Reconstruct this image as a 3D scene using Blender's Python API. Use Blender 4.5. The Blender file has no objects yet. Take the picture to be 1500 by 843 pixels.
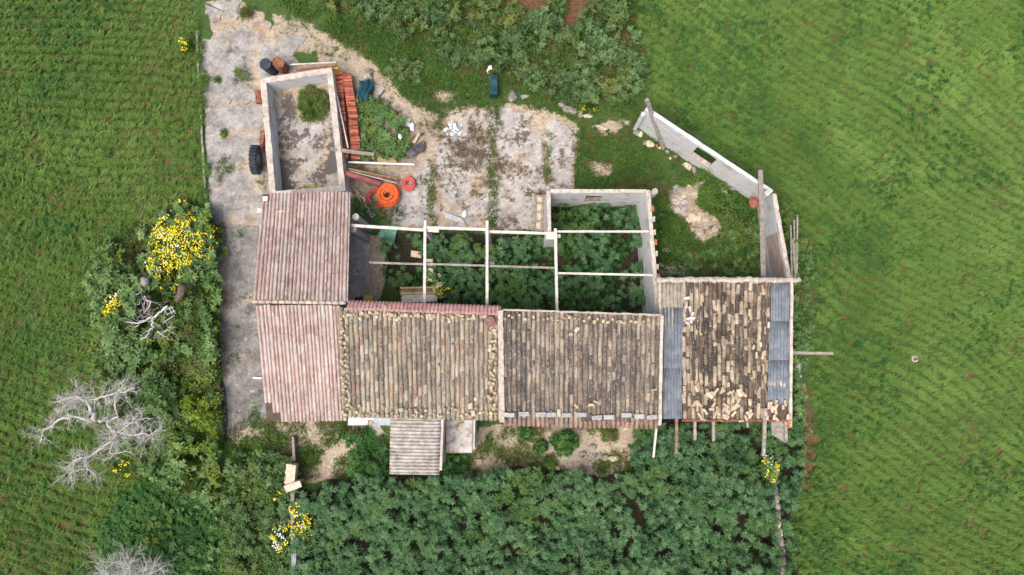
import bpy, math, random
import numpy as np
from mathutils import Vector, Matrix, Euler
random.seed(11); rng = np.random.default_rng(11)
R = math.radians
sc = bpy.context.scene

# ------------------------------------------------------------------ camera
CAM_H = 33.0; TILT = R(5.1); F = 1000.0; CX, CY = 750.0, 421.5
cam = bpy.data.cameras.new('camera'); camo = bpy.data.objects.new('camera', cam)
sc.collection.objects.link(camo); sc.camera = camo
cam.sensor_width = 36; cam.lens = 24; cam.clip_start = 0.5; cam.clip_end = 3000
camo.location = (0, 0, CAM_H); camo.rotation_euler = (TILT, 0, 0)

# ------------------------------------------------------------------ world, sun
SUN_EL, SUN_AZ = R(64), R(222)
w = bpy.data.worlds.new('World'); sc.world = w; w.use_nodes = True
nt = w.node_tree; nt.nodes.clear()
wo = nt.nodes.new('ShaderNodeOutputWorld'); bg = nt.nodes.new('ShaderNodeBackground')
sk = nt.nodes.new('ShaderNodeTexSky'); sk.sky_type = 'NISHITA'; sk.sun_disc = False
sk.sun_elevation = SUN_EL; sk.sun_rotation = SUN_AZ; sk.dust_density = 6.0; sk.air_density = 0.55; sk.ozone_density = 0.3
bg.inputs['Strength'].default_value = 0.145
nt.links.new(sk.outputs[0], bg.inputs[0]); nt.links.new(bg.outputs[0], wo.inputs[0])
sl = bpy.data.lights.new('sun', 'SUN'); sl.energy = 1.1; sl.angle = R(44); sl.color = (1, 0.96, 0.91)
slo = bpy.data.objects.new('sun', sl); sc.collection.objects.link(slo)
sd = Vector((math.sin(SUN_AZ)*math.cos(SUN_EL), math.cos(SUN_AZ)*math.cos(SUN_EL), math.sin(SUN_EL)))
slo.rotation_euler = (-sd).to_track_quat('-Z', 'Y').to_euler()
sc.view_settings.view_transform = 'Standard'; sc.view_settings.look = 'None'
sc.view_settings.exposure = 0.74; sc.view_settings.gamma = 1.0

# ------------------------------------------------------------------ surveying helpers
ST, CT = math.sin(TILT), math.cos(TILT)
def P(px, py, z=0.0):
    a, b = px-CX, CY-py
    d = Vector((a, F*ST + b*CT, -F*CT + b*ST))
    t = (z-CAM_H)/d.z
    return Vector((d.x*t, d.y*t, z))
def proj(x, y, z):
    x = np.asarray(x); y = np.asarray(y); dz = np.asarray(z)-CAM_H
    depth = y*ST - dz*CT; up = y*CT + dz*ST
    return CX+F*x/depth, CY-F*up/depth
class VNoise:
    def __init__(s, seed, n=128):
        s.n = n; s.g = np.random.default_rng(seed).random((n, n))
    def one(s, x, y):
        xi = np.floor(x).astype(int); yi = np.floor(y).astype(int); fx = x-xi; fy = y-yi
        fx = fx*fx*(3-2*fx); fy = fy*fy*(3-2*fy); n = s.n
        a = s.g[xi % n, yi % n]; b = s.g[(xi+1) % n, yi % n]; c = s.g[xi % n, (yi+1) % n]; d = s.g[(xi+1) % n, (yi+1) % n]
        return (a*(1-fx)+b*fx)*(1-fy)+(c*(1-fx)+d*fx)*fy
    def fbm(s, x, y, o=4):
        r = 0; amp = 1; t = 0
        for k in range(o):
            r = r+amp*s.one(x*2**k+17*k, y*2**k+31*k); t += amp; amp *= .55
        return r/t
N1, N2, N3 = VNoise(1), VNoise(2), VNoise(3)
def inpoly(px, py, poly):
    px = np.asarray(px); py = np.asarray(py); r = np.zeros(px.shape, bool)
    n = len(poly)
    for i in range(n):
        x0, y0 = poly[i]; x1, y1 = poly[(i+1) % n]
        if y0 == y1: continue
        c = ((y0 > py) != (y1 > py)) & (px < (x1-x0)*(py-y0)/(y1-y0)+x0)
        r ^= c
    return r

# ------------------------------------------------------------------ object helpers
col = sc.collection
def tag(o, label=None, cat=None, group=None, kind=None):
    if label: o['label'] = label
    if cat: o['category'] = cat
    if group: o['group'] = group
    if kind: o['kind'] = kind
    return o
def thing(name, label, cat, loc=(0, 0, 0), group=None):
    o = bpy.data.objects.new(name, None); col.objects.link(o); o.location = loc
    o.empty_display_size = .2
    return tag(o, label, cat, group)
def wloc(o):
    v = Vector((0, 0, 0))
    while o: v = v+o.location; o = o.parent
    return v
class MB:
    def __init__(s): s.v = []; s.f = []; s.r = []
    def add(s, vs, fs, r=None):
        b = len(s.v); s.v.extend([tuple(p) for p in vs]); s.f.extend([tuple(i+b for i in f) for f in fs])
        if r is None: r = random.random()
        s.r.extend([r]*len(vs))
    def box(s, c, size, rot=None, jit=0, r=None):
        sx, sy, sz = [q/2 for q in size]; M = rot if rot is not None else Matrix.Identity(3)
        vs = []
        for z in (-sz, sz):
            for (x, y) in ((-sx, -sy), (sx, -sy), (sx, sy), (-sx, sy)):
                p = Vector((x, y, z))
                if jit: p += Vector([random.uniform(-jit, jit) for _ in range(3)])
                vs.append(Vector(c)+M@p)
        s.add(vs, [(3, 2, 1, 0), (4, 5, 6, 7), (0, 1, 5, 4), (1, 2, 6, 5), (2, 3, 7, 6), (3, 0, 4, 7)], r)
    def beam(s, p0, p1, wd, ht, seg=1, jit=0, r=None):
        p0 = Vector(p0); p1 = Vector(p1); d = (p1-p0).normalized()
        side = d.cross(Vector((0, 0, 1)))
        side = side.normalized() if side.length > 1e-3 else Vector((1, 0, 0))
        up = side.cross(d)
        vs = []
        for k in range(seg+1):
            c = p0.lerp(p1, k/seg)
            for a, b in ((-1, -1), (1, -1), (1, 1), (-1, 1)):
                q = c+side*(a*wd/2)+up*(b*ht/2)
                if jit: q = q+Vector([random.uniform(-jit, jit) for _ in range(3)])
                vs.append(q)
        fs = [(0, 1, 2, 3), tuple(4*seg+i for i in (3, 2, 1, 0))]
        for k in range(seg):
            for i in range(4):
                j = (i+1) % 4; fs.append((4*k+i, 4*k+4+i, 4*k+4+j, 4*k+j))
        s.add(vs, fs, r)
    def tube(s, pts, rad, seg=8, caps=True, r=None):
        pts = [Vector(p) for p in pts]; n = len(pts)
        rs = rad if isinstance(rad, (list, tuple)) else [rad]*n
        vs = []; nrm = None
        for i in range(n):
            t = (pts[min(i+1, n-1)]-pts[max(i-1, 0)]).normalized()
            if nrm is None:
                nrm = t.orthogonal().normalized()
            else:
                nrm = nrm-t*nrm.dot(t)
                nrm = nrm.normalized() if nrm.length > 1e-5 else t.orthogonal().normalized()
            b = t.cross(nrm)
            for k in range(seg):
                a = 2*math.pi*k/seg
                vs.append(pts[i]+(nrm*math.cos(a)+b*math.sin(a))*rs[i])
        fs = []
        for i in range(n-1):
            for k in range(seg):
                k2 = (k+1) % seg; fs.append((i*seg+k, i*seg+k2, (i+1)*seg+k2, (i+1)*seg+k))
        if caps:
            fs.append(tuple(range(seg-1, -1, -1))); fs.append(tuple((n-1)*seg+k for k in range(seg)))
        s.add(vs, fs, r)
    def lathe(s, c, prof, seg=20, tilt=None, r=None):
        c = Vector(c); vs = []; n = len(prof); M = tilt if tilt is not None else Matrix.Identity(3)
        for (rr, z) in prof:
            for k in range(seg):
                a = 2*math.pi*k/seg; vs.append(c+M@Vector((rr*math.cos(a), rr*math.sin(a), z)))
        fs = []
        for i in range(n-1):
            for k in range(seg):
                k2 = (k+1) % seg; fs.append((i*seg+k, i*seg+k2, (i+1)*seg+k2, (i+1)*seg+k))
        s.add(vs, fs, r)
    def grid(s, fn, nu, nv, th=0.0, r=None):
        g = [[Vector(fn(i/nu, j/nv)) for i in range(nu+1)] for j in range(nv+1)]
        vs = [p for row in g for p in row]; W = nu+1
        fs = [(j*W+i, j*W+i+1, (j+1)*W+i+1, (j+1)*W+i) for j in range(nv) for i in range(nu)]
        if th:
            m = len(vs); vs = vs+[p-Vector((0, 0, th)) for p in vs]
            fs += [tuple(m+q for q in reversed(f)) for f in list(fs)]
            rim = [(0, i) for i in range(nu+1)]+[(j, nu) for j in range(1, nv+1)]+[(nv, i) for i in range(nu-1, -1, -1)]+[(j, 0) for j in range(nv-1, 0, -1)]
            ids = [j*W+i for j, i in rim]
            for a, b in zip(ids, ids[1:]+ids[:1]): fs.append((b, a, m+a, m+b))
        s.add(vs, fs, r)
    def prism(s, pts, z0, z1, r=None):
        n = len(pts); vs = [(p[0], p[1], z0) for p in pts]+[(p[0], p[1], z1) for p in pts]
        ar = sum(pts[i][0]*pts[(i+1) % n][1]-pts[(i+1) % n][0]*pts[i][1] for i in range(n))
        if ar < 0: vs = vs[:n][::-1]+vs[n:][::-1]
        s.add(vs, [tuple(range(n-1, -1, -1)), tuple(range(n, 2*n))]+[(i, (i+1) % n, n+(i+1) % n, n+i) for i in range(n)], r)
    def rock(s, c, size, rotz=0, r=None, sub=2):
        bm = bmesh.new(); bmesh.ops.create_icosphere(bm, subdivisions=sub, radius=1)
        Mz = Matrix.Rotation(rotz, 3, 'Z'); o = Vector([random.uniform(0, 50) for _ in range(3)])
        vs = []
        for v in bm.verts:
            k = 1+.35*(noise.noise(v.co*1.1+o))
            p = Vector((v.co.x*size[0], v.co.y*size[1], v.co.z*size[2]))*k
            vs.append(Vector(c)+Mz@p)
        fs = [tuple(q.index for q in f.verts) for f in bm.faces]; bm.free()
        s.add(vs, fs, r)
    def build(s, name, m, parent=None, smooth=False, loc=None):
        off = wloc(parent) if parent else Vector(loc or (0, 0, 0))
        me = bpy.data.meshes.new(name)
        me.from_pydata([(x-off.x, y-off.y, z-off.z) for x, y, z in s.v], [], s.f)
        a = me.attributes.new('rnd', 'FLOAT', 'POINT'); a.data.foreach_set('value', s.r)
        me.materials.append(m)
        if smooth: me.polygons.foreach_set('use_smooth', [True]*len(me.polygons))
        me.update()
        o = bpy.data.objects.new(name, me); col.objects.link(o)
        if parent: o.parent = parent
        elif loc is not None: o.location = loc
        return o
import bmesh
from mathutils import noise
def solo(mb, name, m, label, cat, group=None, smooth=False, kind=None):
    vs = np.array(mb.v); c = (vs.min(0)+vs.max(0))/2; c[2] = vs[:, 2].min()
    return tag(mb.build(name, m, None, smooth, tuple(c)), label, cat, group, kind)

# ------------------------------------------------------------------ materials
def lin(h):
    h = h.lstrip('#'); c = [int(h[i:i+2], 16)/255 for i in (0, 2, 4)]
    return tuple((x/12.92 if x <= .04045 else ((x+.055)/1.055)**2.4) for x in c)+(1,)
def C3(r, g, b): return (r, g, b, 1)
def nodes(name):
    m = bpy.data.materials.new(name); m.use_nodes = True; t = m.node_tree
    b = t.nodes['Principled BSDF']; return m, t, b
def ramp(t, src, stops, interp='LINEAR'):
    n = t.nodes.new('ShaderNodeValToRGB'); e = n.color_ramp; e.interpolation = interp
    e.elements[0].position = stops[0][0]; e.elements[0].color = stops[0][1]
    e.elements[1].position = stops[-1][0]; e.elements[1].color = stops[-1][1]
    for p, c in stops[1:-1]:
        q = e.elements.new(p); q.color = c
    t.links.new(src, n.inputs[0]); return n.outputs[0]
def mix(t, fac, a, b, mode='MIX'):
    n = t.nodes.new('ShaderNodeMix'); n.data_type = 'RGBA'; n.blend_type = mode
    for i, s in ((0, fac), (6, a), (7, b)):
        if hasattr(s, 'is_linked') or hasattr(s, 'links'): t.links.new(s, n.inputs[i])
        else: n.inputs[i].default_value = s
    return n.outputs[2]
def math_(t, op, a, b=None):
    n = t.nodes.new('ShaderNodeMath'); n.operation = op
    for i, s in ((0, a), (1, b)):
        if s is None: continue
        if hasattr(s, 'links'): t.links.new(s, n.inputs[i])
        else: n.inputs[i].default_value = s
    return n.outputs[0]
def tex(t, scale, detail=5, rough=.6, vec=None, dist=0):
    n = t.nodes.new('ShaderNodeTexNoise'); n.inputs['Scale'].default_value = scale
    n.inputs['Detail'].default_value = detail; n.inputs['Roughness'].default_value = rough; n.inputs['Distortion'].default_value = dist
    if vec is None:
        g = t.nodes.get('geo') or t.nodes.new('ShaderNodeNewGeometry'); g.name = 'geo'; vec = g.outputs['Position']
    t.links.new(vec, n.inputs['Vector']); return n.outputs['Fac']
def stretch(t, s):
    g = t.nodes.get('geo') or t.nodes.new('ShaderNodeNewGeometry'); g.name = 'geo'
    m = t.nodes.new('ShaderNodeMapping'); m.inputs['Scale'].default_value = s
    t.links.new(g.outputs['Position'], m.inputs[0]); return m.outputs[0]
def attr(t, name, typ='GEOMETRY'):
    n = t.nodes.new('ShaderNodeAttribute'); n.attribute_name = name; n.attribute_type = typ; return n
def bump(t, b, h, st=.3, d=.02):
    n = t.nodes.new('ShaderNodeBump'); n.inputs['Strength'].default_value = st; n.inputs['Distance'].default_value = d
    t.links.new(h, n.inputs['Height']); t.links.new(n.outputs[0], b.inputs['Normal'])
W0, W1 = (0, 0, 0, 1), (1, 1, 1, 1)
def mat(name, cols, scale=3, stain=None, stain_scale=1.2, stain_lo=.5, stain_hi=.6, rough=.85, bs=.25, bd=.02, spec=.3, rnd=0.0, metal=0, vec=None, detail=6):
    """noise ramp through cols + shaped stain patches + per-piece value shift"""
    m, t, b = nodes(name)
    n = tex(t, scale, detail, .65, stretch(t, vec) if vec else None)
    k = len(cols); c = ramp(t, n, [(.3+.4*i/(k-1), q) for i, q in enumerate(cols)])
    if stain:
        for q, (sc_, lo, hi, colr) in enumerate(stain):
            f = ramp(t, tex(t, sc_, 8, .7), [(lo, W0), (hi, W1)]); c = mix(t, f, c, colr)
    if rnd:
        a = attr(t, 'rnd').outputs['Fac']
        f = ramp(t, a, [(0, C3(1-rnd, 1-rnd, 1-rnd)), (1, C3(1+0*rnd, 1+0*rnd, 1+0*rnd))])
        c = mix(t, 1.0, c, f, 'MULTIPLY')
    t.links.new(c, b.inputs['Base Color']); b.inputs['Roughness'].default_value = rough
    b.inputs['Specular IOR Level'].default_value = spec; b.inputs['Metallic'].default_value = metal
    if bs: bump(t, b, tex(t, scale*6, 5, .6), bs, bd)
    return m
def tile_mat(name, pal, lichen, lo=.52, hi=.6, spots=None, grime=.5, gs=1.3, sv=(1, 1, 1), vr=(.55, 1.35)):
    m, t, b = nodes(name)
    a = attr(t, 'rnd').outputs['Fac']; k = len(pal)
    c = ramp(t, a, [(i/k, q) for i, q in enumerate(pal)], 'CONSTANT')
    v = ramp(t, tex(t, 14, 6, .7, stretch(t, sv)), [(.3, C3(vr[0], vr[0], vr[0])), (.7, C3(vr[1], vr[1]*.985, vr[1]*.95))]); c = mix(t, 1.0, c, v, 'MULTIPLY')
    big = ramp(t, tex(t, gs, 5, .6), [(.4, C3(grime, grime, grime)), (.62, C3(1.15, 1.12, 1.08))]); c = mix(t, .8, c, big, 'MULTIPLY')
    f = ramp(t, tex(t, 9, 8, .75, stretch(t, sv)), [(lo, W0), (hi, W1)]); c = mix(t, f, c, lichen)
    if spots:
        f = ramp(t, tex(t, 26, 4, .6), [(.6, W0), (.66, W1)]); c = mix(t, f, c, spots)
    t.links.new(c, b.inputs['Base Color']); b.inputs['Roughness'].default_value = .9; b.inputs['Specular IOR Level'].default_value = .2
    bump(t, b, tex(t, 40, 5, .7), .4, .01)
    return m
def leaf_mat(name, c0, c1, c2, rough=.5, spec=.4, trans=.15, patch=None):
    m, t, b = nodes(name)
    a = attr(t, 'tint', 'INSTANCER').outputs['Fac']; g = attr(t, 'rnd').outputs['Fac']
    s = math_(t, 'ADD', math_(t, 'MULTIPLY', a, .6), math_(t, 'MULTIPLY', g, .4))
    c = ramp(t, s, [(0.05, c0), (.5, c1), (.95, c2)])
    if patch:
        f = ramp(t, tex(t, patch[0], 4, .6), [(patch[1], W0), (patch[2], W1)]); c = mix(t, f, c, patch[3])
    t.links.new(c, b.inputs['Base Color']); b.inputs['Roughness'].default_value = rough; b.inputs['Specular IOR Level'].default_value = spec
    if trans:
        tr = t.nodes.new('ShaderNodeBsdfTranslucent'); t.links.new(c, tr.inputs[0])
        mx = t.nodes.new('ShaderNodeMixShader'); mx.inputs[0].default_value = trans
        t.links.new(b.outputs[0], mx.inputs[1]); t.links.new(tr.outputs[0], mx.inputs[2])
        t.links.new(mx.outputs[0], t.nodes['Material Output'].inputs[0])
    return m
M = {}
M['plaster'] = mat('weathered_plaster', [C3(.30, .30, .29), C3(.45, .45, .44), C3(.58, .57, .54)], 1.6, [(2.2, .60, .72, C3(.34, .27, .20)), (7, .66, .72, C3(.22, .20, .17))], rough=.9)
M['wallgrey'] = mat('grey_cement_render', [C3(.44, .455, .47), C3(.56, .575, .58), C3(.66, .67, .665)], 1.4, [(1.6, .52, .66, C3(.36, .33, .29)), (12, .64, .72, C3(.24, .21, .18))], rough=.9, vec=(1, 1, 5), bs=.5)
M['walltop'] = mat('cream_coping', [C3(.30, .27, .22), C3(.47, .43, .37), C3(.60, .56, .49)], 4, [(3, .58, .66, C3(.28, .19, .12)), (14, .62, .68, C3(.16, .12, .09))], rough=.9, bs=.5)
M['mortar'] = mat('lime_mortar', [C3(.24, .205, .165), C3(.42, .38, .32), C3(.54, .50, .43)], 7, [(9, .6, .66, C3(.24, .13, .08))], rough=.95, bs=.6)
M['whitewood'] = mat('bleached_timber', [C3(.42, .39, .33), C3(.58, .55, .49), C3(.70, .68, .63)], 5, [(6, .64, .7, C3(.30, .18, .12))], rough=.85, vec=(1, 1, 1), bs=.3)
M['greywood'] = mat('grey_timber', [C3(.18, .15, .12), C3(.32, .29, .25), C3(.45, .42, .37)], 6, [(8, .62, .7, C3(.14, .09, .05))], rough=.9, rnd=.3)
M['brownwood'] = mat('brown_timber', [C3(.14, .09, .05), C3(.26, .18, .11), C3(.4, .31, .2)], 6, rough=.9, rnd=.3)
M['yellowwood'] = mat('yellow_timber', [C3(.33, .25, .10), C3(.50, .41, .19), C3(.62, .54, .32)], 6, [(8, .62, .7, C3(.18, .14, .08))], rough=.85, rnd=.3)
M['deadwood'] = mat('bleached_dead_wood', [C3(.38, .36, .35), C3(.60, .58, .56), C3(.74, .72, .70)], 5, rough=.85, rnd=.25)
M['bark'] = mat('dark_bark', [C3(.06, .04, .03), C3(.12, .09, .07), C3(.22, .18, .15)], 8, rough=.95, bs=.6)
M['rust'] = mat('rusty_steel', [C3(.09, .03, .02), C3(.20, .08, .05), C3(.32, .16, .11)], 7, rough=.8, bs=.4)
M['redsteel'] = mat('red_painted_steel', [C3(.22, .06, .06), C3(.33, .10, .10), C3(.42, .17, .15)], 5, [(9, .6, .7, C3(.12, .05, .04))], rough=.7)
M['orange'] = mat('orange_hose', [C3(.62, .09, .015), C3(.76, .13, .02), C3(.82, .19, .05)], 7, [(16, .64, .72, C3(.45, .16, .07))], rough=.55, spec=.5, bs=.1)
M['pinkhose'] = mat('red_hose', [C3(.36, .05, .04), C3(.50, .09, .07), C3(.60, .18, .14)], 8, rough=.5, spec=.5, bs=.1)
M['rubber'] = mat('black_rubber', [C3(.018, .025, .035), C3(.035, .045, .06), C3(.07, .08, .10)], 6, rough=.75, bs=.2)
M['teal'] = mat('teal_plastic', [C3(.004, .035, .045), C3(.006, .05, .065), C3(.012, .07, .085)], 4, rough=.6, spec=.3)
M['greenboard'] = mat('green_board', [C3(.07, .24, .16), C3(.13, .32, .23), C3(.2, .4, .3)], 4, [(6, .55, .65, C3(.2, .26, .18))], rough=.6)
M['steel'] = mat('galvanised_steel', [C3(.30, .32, .34), C3(.44, .46, .47), C3(.6, .61, .61)], 6, rough=.5, spec=.5)
M['white'] = mat('white_plastic', [C3(.55, .55, .53), C3(.72, .72, .70), C3(.8, .8, .79)], 6, rough=.6)
M['blue'] = mat('blue_plastic', [C3(.05, .25, .5), C3(.09, .35, .62), C3(.15, .45, .7)], 6, rough=.5)
M['yellow'] = mat('yellow_plastic', [C3(.5, .32, .03), C3(.62, .42, .05), C3(.7, .5, .1)], 6, rough=.5)
M['concrete_block'] = mat('cinder_block', [C3(.26, .26, .26), C3(.38, .38, .37), C3(.5, .5, .48)], 9, [(18, .6, .68, C3(.16, .15, .13))], rough=.95, bs=.5, rnd=.2)
M['stone'] = mat('yellowish_stone', [C3(.34, .28, .17), C3(.52, .44, .28), C3(.64, .58, .42)], 8, [(20, .62, .68, C3(.2, .17, .12))], rough=.95, bs=.5, rnd=.45)
M['greystone'] = mat('grey_stone', [C3(.18, .17, .16), C3(.30, .28, .26), C3(.44, .41, .37)], 6, [(14, .6, .68, C3(.1, .1, .08))], rough=.95, bs=.6, rnd=.3)
M['creamstone'] = mat('cream_limestone', [C3(.40, .31, .22), C3(.60, .50, .38), C3(.7, .62, .5)], 7, [(10, .62, .7, C3(.3, .24, .17))], rough=.95, bs=.5, rnd=.2)
M['brick'] = mat('red_brick', [C3(.34, .12, .07), C3(.46, .18, .11), C3(.56, .28, .2)], 8, [(9, .62, .7, C3(.5, .42, .34))], rough=.95, bs=.4, rnd=.35)
M['pilet'] = mat('new_terracotta', [C3(.30, .085, .05), C3(.46, .14, .085), C3(.56, .22, .15)], 5, [(12, .66, .72, C3(.5, .34, .26))], rough=.9, bs=.3, rnd=.65)
M['brokent'] = mat('broken_terracotta', [C3(.48, .34, .23), C3(.62, .48, .35), C3(.70, .60, .48)], 7, [(9, .6, .68, C3(.26, .17, .12))], rough=.95, bs=.4, rnd=.35)
M['pinksheet'] = mat('pink_fibre_cement', [C3(.27, .13, .12), C3(.42, .24, .22), C3(.55, .38, .35)], 5, [(10, .6, .7, C3(.2, .14, .12)), (6, .62, .72, C3(.5, .42, .4))], rough=.9, bs=.4)
M['bluesheet'] = mat('blue_grey_fibre_cement', [C3(.10, .12, .145), C3(.155, .18, .21), C3(.23, .26, .29)], 3, [(8, .64, .74, C3(.3, .3, .28)), (20, .68, .74, C3(.4, .39, .33))], rough=.85, bs=.4)
M['lichsheet'] = mat('lichened_fibre_cement', [C3(.16, .15, .13), C3(.30, .27, .22), C3(.42, .39, .33)], 4, [(16, .56, .64, C3(.42, .38, .27)), (7, .62, .7, C3(.13, .12, .1))], rough=.9, bs=.5)
M['annexsheet'] = mat('annex_fibre_cement', [C3(.20, .18, .155), C3(.38, .36, .325), C3(.56, .54, .50)], 3.5, [(22, .60, .66, C3(.62, .58, .5)), (9, .58, .68, C3(.20, .15, .12)), (5, .64, .7, C3(.32, .26, .14))], rough=.9, bs=.6)
M['whitesheet'] = mat('white_fibre_cement', [C3(.42, .43, .44), C3(.56, .57, .57), C3(.66, .66, .64)], 4, rough=.85)
M['palesheet'] = mat('pale_blue_sheet', [C3(.30, .36, .42), C3(.40, .46, .51), C3(.5, .54, .57)], 4, rough=.8)
M['slabroof'] = mat('stained_cement_slab', [C3(.40, .38, .35), C3(.52, .50, .48), C3(.6, .59, .57)], 3, [(2.2, .50, .58, C3(.33, .27, .17)), (9, .62, .7, C3(.42, .35, .2))], rough=.9, bs=.4)
M['deck'] = mat('roof_deck', [C3(.05, .04, .03), C3(.09, .07, .05), C3(.14, .11, .09)], 6, rough=.95)
M['lumpdirt'] = mat('dry_debris', [C3(.10, .07, .05), C3(.2, .15, .11), C3(.34, .28, .23)], 8, rough=.95, bs=.6)
M['flower'] = mat('yellow_petals', [C3(.72, .58, .01), C3(.84, .72, .02), C3(.92, .82, .14)], 10, rough=.7, bs=0, rnd=.3)
M['wflower'] = mat('white_petals', [C3(.7, .7, .6), C3(.8, .8, .75), C3(.85, .85, .82)], 10, rough=.6, bs=0)
def lum(*hs): return sorted(hs, key=lambda h: int(h[0:2], 16)+2*int(h[2:4], 16)+int(h[4:6], 16))
M['t_old'] = tile_mat('old_tile_grey_tan', [lin(h) for h in lum('8a8274', '968e7f', '7b7368', '8d8880', 'a49d8d', '85705f', '918573', '827f76', '9f917b', '8a7267', '736b62', 'a69f91')], C3(.36, .345, .30), .53, .62, C3(.11, .10, .09), .76)
M['t_mid'] = tile_mat('old_tile_brown', [lin(h) for h in lum('766e66', '6a615a', '888074', '625c57', '7a6c62', '999285', '6d645e', '686560', '9a8c7a', '7f766c', '5a5551', '877a70')], C3(.36, .345, .30), .54, .63, C3(.08, .075, .07), .68)
M['t_east'] = tile_mat('old_tile_contrasting', [lin(h) for h in lum('6f655a', 'b0a48f', '58534e', '9f9382', '534f4b', 'ada18f', '7a6a5d', '605b56', '928675', '6e5b52')], C3(.40, .38, .29), .57, .65, C3(.06, .055, .05), .55)
M['t_pink'] = tile_mat('pink_tile', [lin(h) for h in lum('a6918a', 'ac9a93', '9f8982', 'ac9e98', 'a7938a', 'b2a49e', '9b847d', 'a9938b')], C3(.50, .48, .47), .50, .62, C3(.26, .19, .17), .86, .9, (1, .3, 1), (.72, 1.22))
# walls under roofs
M['concrete'] = None

def ground_mat():
    m, t, b = nodes('earth_and_concrete')
    z = attr(t, 'zone')
    sep = t.nodes.new('ShaderNodeSeparateColor'); t.links.new(z.outputs['Color'], sep.inputs[0])
    nf = tex(t, 2.2, 9, .72); nfine = tex(t, 9, 8, .7); nbig = tex(t, .5, 5, .6)
    # dark humus under plants
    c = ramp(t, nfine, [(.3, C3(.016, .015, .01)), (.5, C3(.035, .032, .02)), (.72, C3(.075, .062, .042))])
    red = ramp(t, nfine, [(.3, C3(.06, .045, .022)), (.55, C3(.145, .082, .045)), (.75, C3(.28, .165, .10))])
    sand = ramp(t, nfine, [(.3, C3(.19, .155, .115)), (.5, C3(.37, .315, .245)), (.72, C3(.52, .47, .39))])
    sand2 = ramp(t, nbig, [(.4, C3(.85, .82, .8)), (.6, C3(1.1, 1.08, 1.04))]); sand = mix(t, 1.0, sand, sand2, 'MULTIPLY')
    moss = ramp(t, nfine, [(.3, C3(.03, .055, .018)), (.55, C3(.06, .11, .028)), (.75, C3(.11, .16, .045))])
    def w(ch, wob=.9):
        s = math_(t, 'ADD', sep.outputs[ch], math_(t, 'MULTIPLY', math_(t, 'SUBTRACT', nf, .5), wob))
        return ramp(t, s, [(.44, W0), (.56, W1)])
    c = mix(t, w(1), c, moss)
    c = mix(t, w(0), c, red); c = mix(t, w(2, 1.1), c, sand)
    t.links.new(c, b.inputs['Base Color']); b.inputs['Roughness'].default_value = .95; b.inputs['Specular IOR Level'].default_value = .15
    bump(t, b, tex(t, 16, 8, .7), .6, .05)
    return m
def concrete_mat(name, tan, moss_lo, grey=(.33, .42, .52), stainc=(C3(.05, .045, .03), C3(.16, .13, .08)), gl=.50, stain_scale=5.5, low=.9):
    m, t, b = nodes(name)
    nb = tex(t, .5, 7, .7, dist=.8); nm = tex(t, 1.3, 9, .78); nf = tex(t, 7, 9, .78)
    c = ramp(t, nf, [(.3, C3(grey[0], grey[0]*.97, grey[0]*.92)), (.5, C3(grey[1], grey[1]*.975, grey[1]*.93)), (.7, C3(grey[2], grey[2]*.98, grey[2]*.94))])
    f = ramp(t, nb, [(tan, W0), (tan+.10, W1)])
    c = mix(t, f, c, ramp(t, nf, [(.3, C3(.33, .25, .17)), (.7, C3(.56, .46, .34))]))
    f = ramp(t, nm, [(.42, C3(gl, gl*.98, gl*.94)), (.58, W1)]); c = mix(t, .85, c, f, 'MULTIPLY')
    f = ramp(t, tex(t, 2.6, 8, .8), [(.60, W0), (.68, W1)]); c = mix(t, f, c, C3(.60, .57, .51))
    vo = t.nodes.new('ShaderNodeTexVoronoi'); vo.feature = 'DISTANCE_TO_EDGE'; vo.inputs['Scale'].default_value = .42
    wv = t.nodes.new('ShaderNodeTexNoise'); wv.inputs['Scale'].default_value = 1.6; wv.inputs['Detail'].default_value = 6; t.links.new(t.nodes['geo'].outputs['Position'], wv.inputs['Vector'])
    va = t.nodes.new('ShaderNodeVectorMath'); va.operation = 'MULTIPLY_ADD'; va.inputs[1].default_value = (.9, .9, .9); t.links.new(wv.outputs['Color'], va.inputs[0]); t.links.new(t.nodes['geo'].outputs['Position'], va.inputs[2]); t.links.new(va.outputs[0], vo.inputs['Vector'])
    f = ramp(t, vo.outputs['Distance'], [(.0015, W1), (.006, W0)]); f = mix(t, 1.0, f, ramp(t, tex(t, .9, 3, .5), [(.45, W0), (.58, C3(.8, .8, .8))]), 'MULTIPLY'); c = mix(t, f, c, C3(.14, .12, .08))
    s = tex(t, stain_scale, 9, .82, dist=.4); s2 = math_(t, 'ADD', s, math_(t, 'MULTIPLY', math_(t, 'SUBTRACT', tex(t, .75, 4, .6), .5), low))
    f = ramp(t, s2, [(moss_lo, W0), (moss_lo+.05, W1)])
    c = mix(t, f, c, ramp(t, tex(t, 20, 4, .6), [(.35, stainc[0]), (.65, stainc[1])]))
    t.links.new(c, b.inputs['Base Color']); b.inputs['Roughness'].default_value = .92; b.inputs['Specular IOR Level'].default_value = .2
    bump(t, b, tex(t, 22, 8, .75), .5, .02)
    return m
M['drive'] = concrete_mat('old_drive_concrete', .52, .66, (.25, .35, .48), gl=.5)
M['drive_old'] = concrete_mat('blackened_drive_concrete', .57, .64, (.17, .25, .36), gl=.5)
M['yardc'] = concrete_mat('yard_concrete', .51, .56, (.34, .45, .56), gl=.62)
M['penfloor'] = concrete_mat('pen_floor_concrete', .45, .50, (.30, .40, .5), (C3(.07, .065, .06), C3(.14, .125, .11)), .6, 4.5, 1.3)

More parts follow.
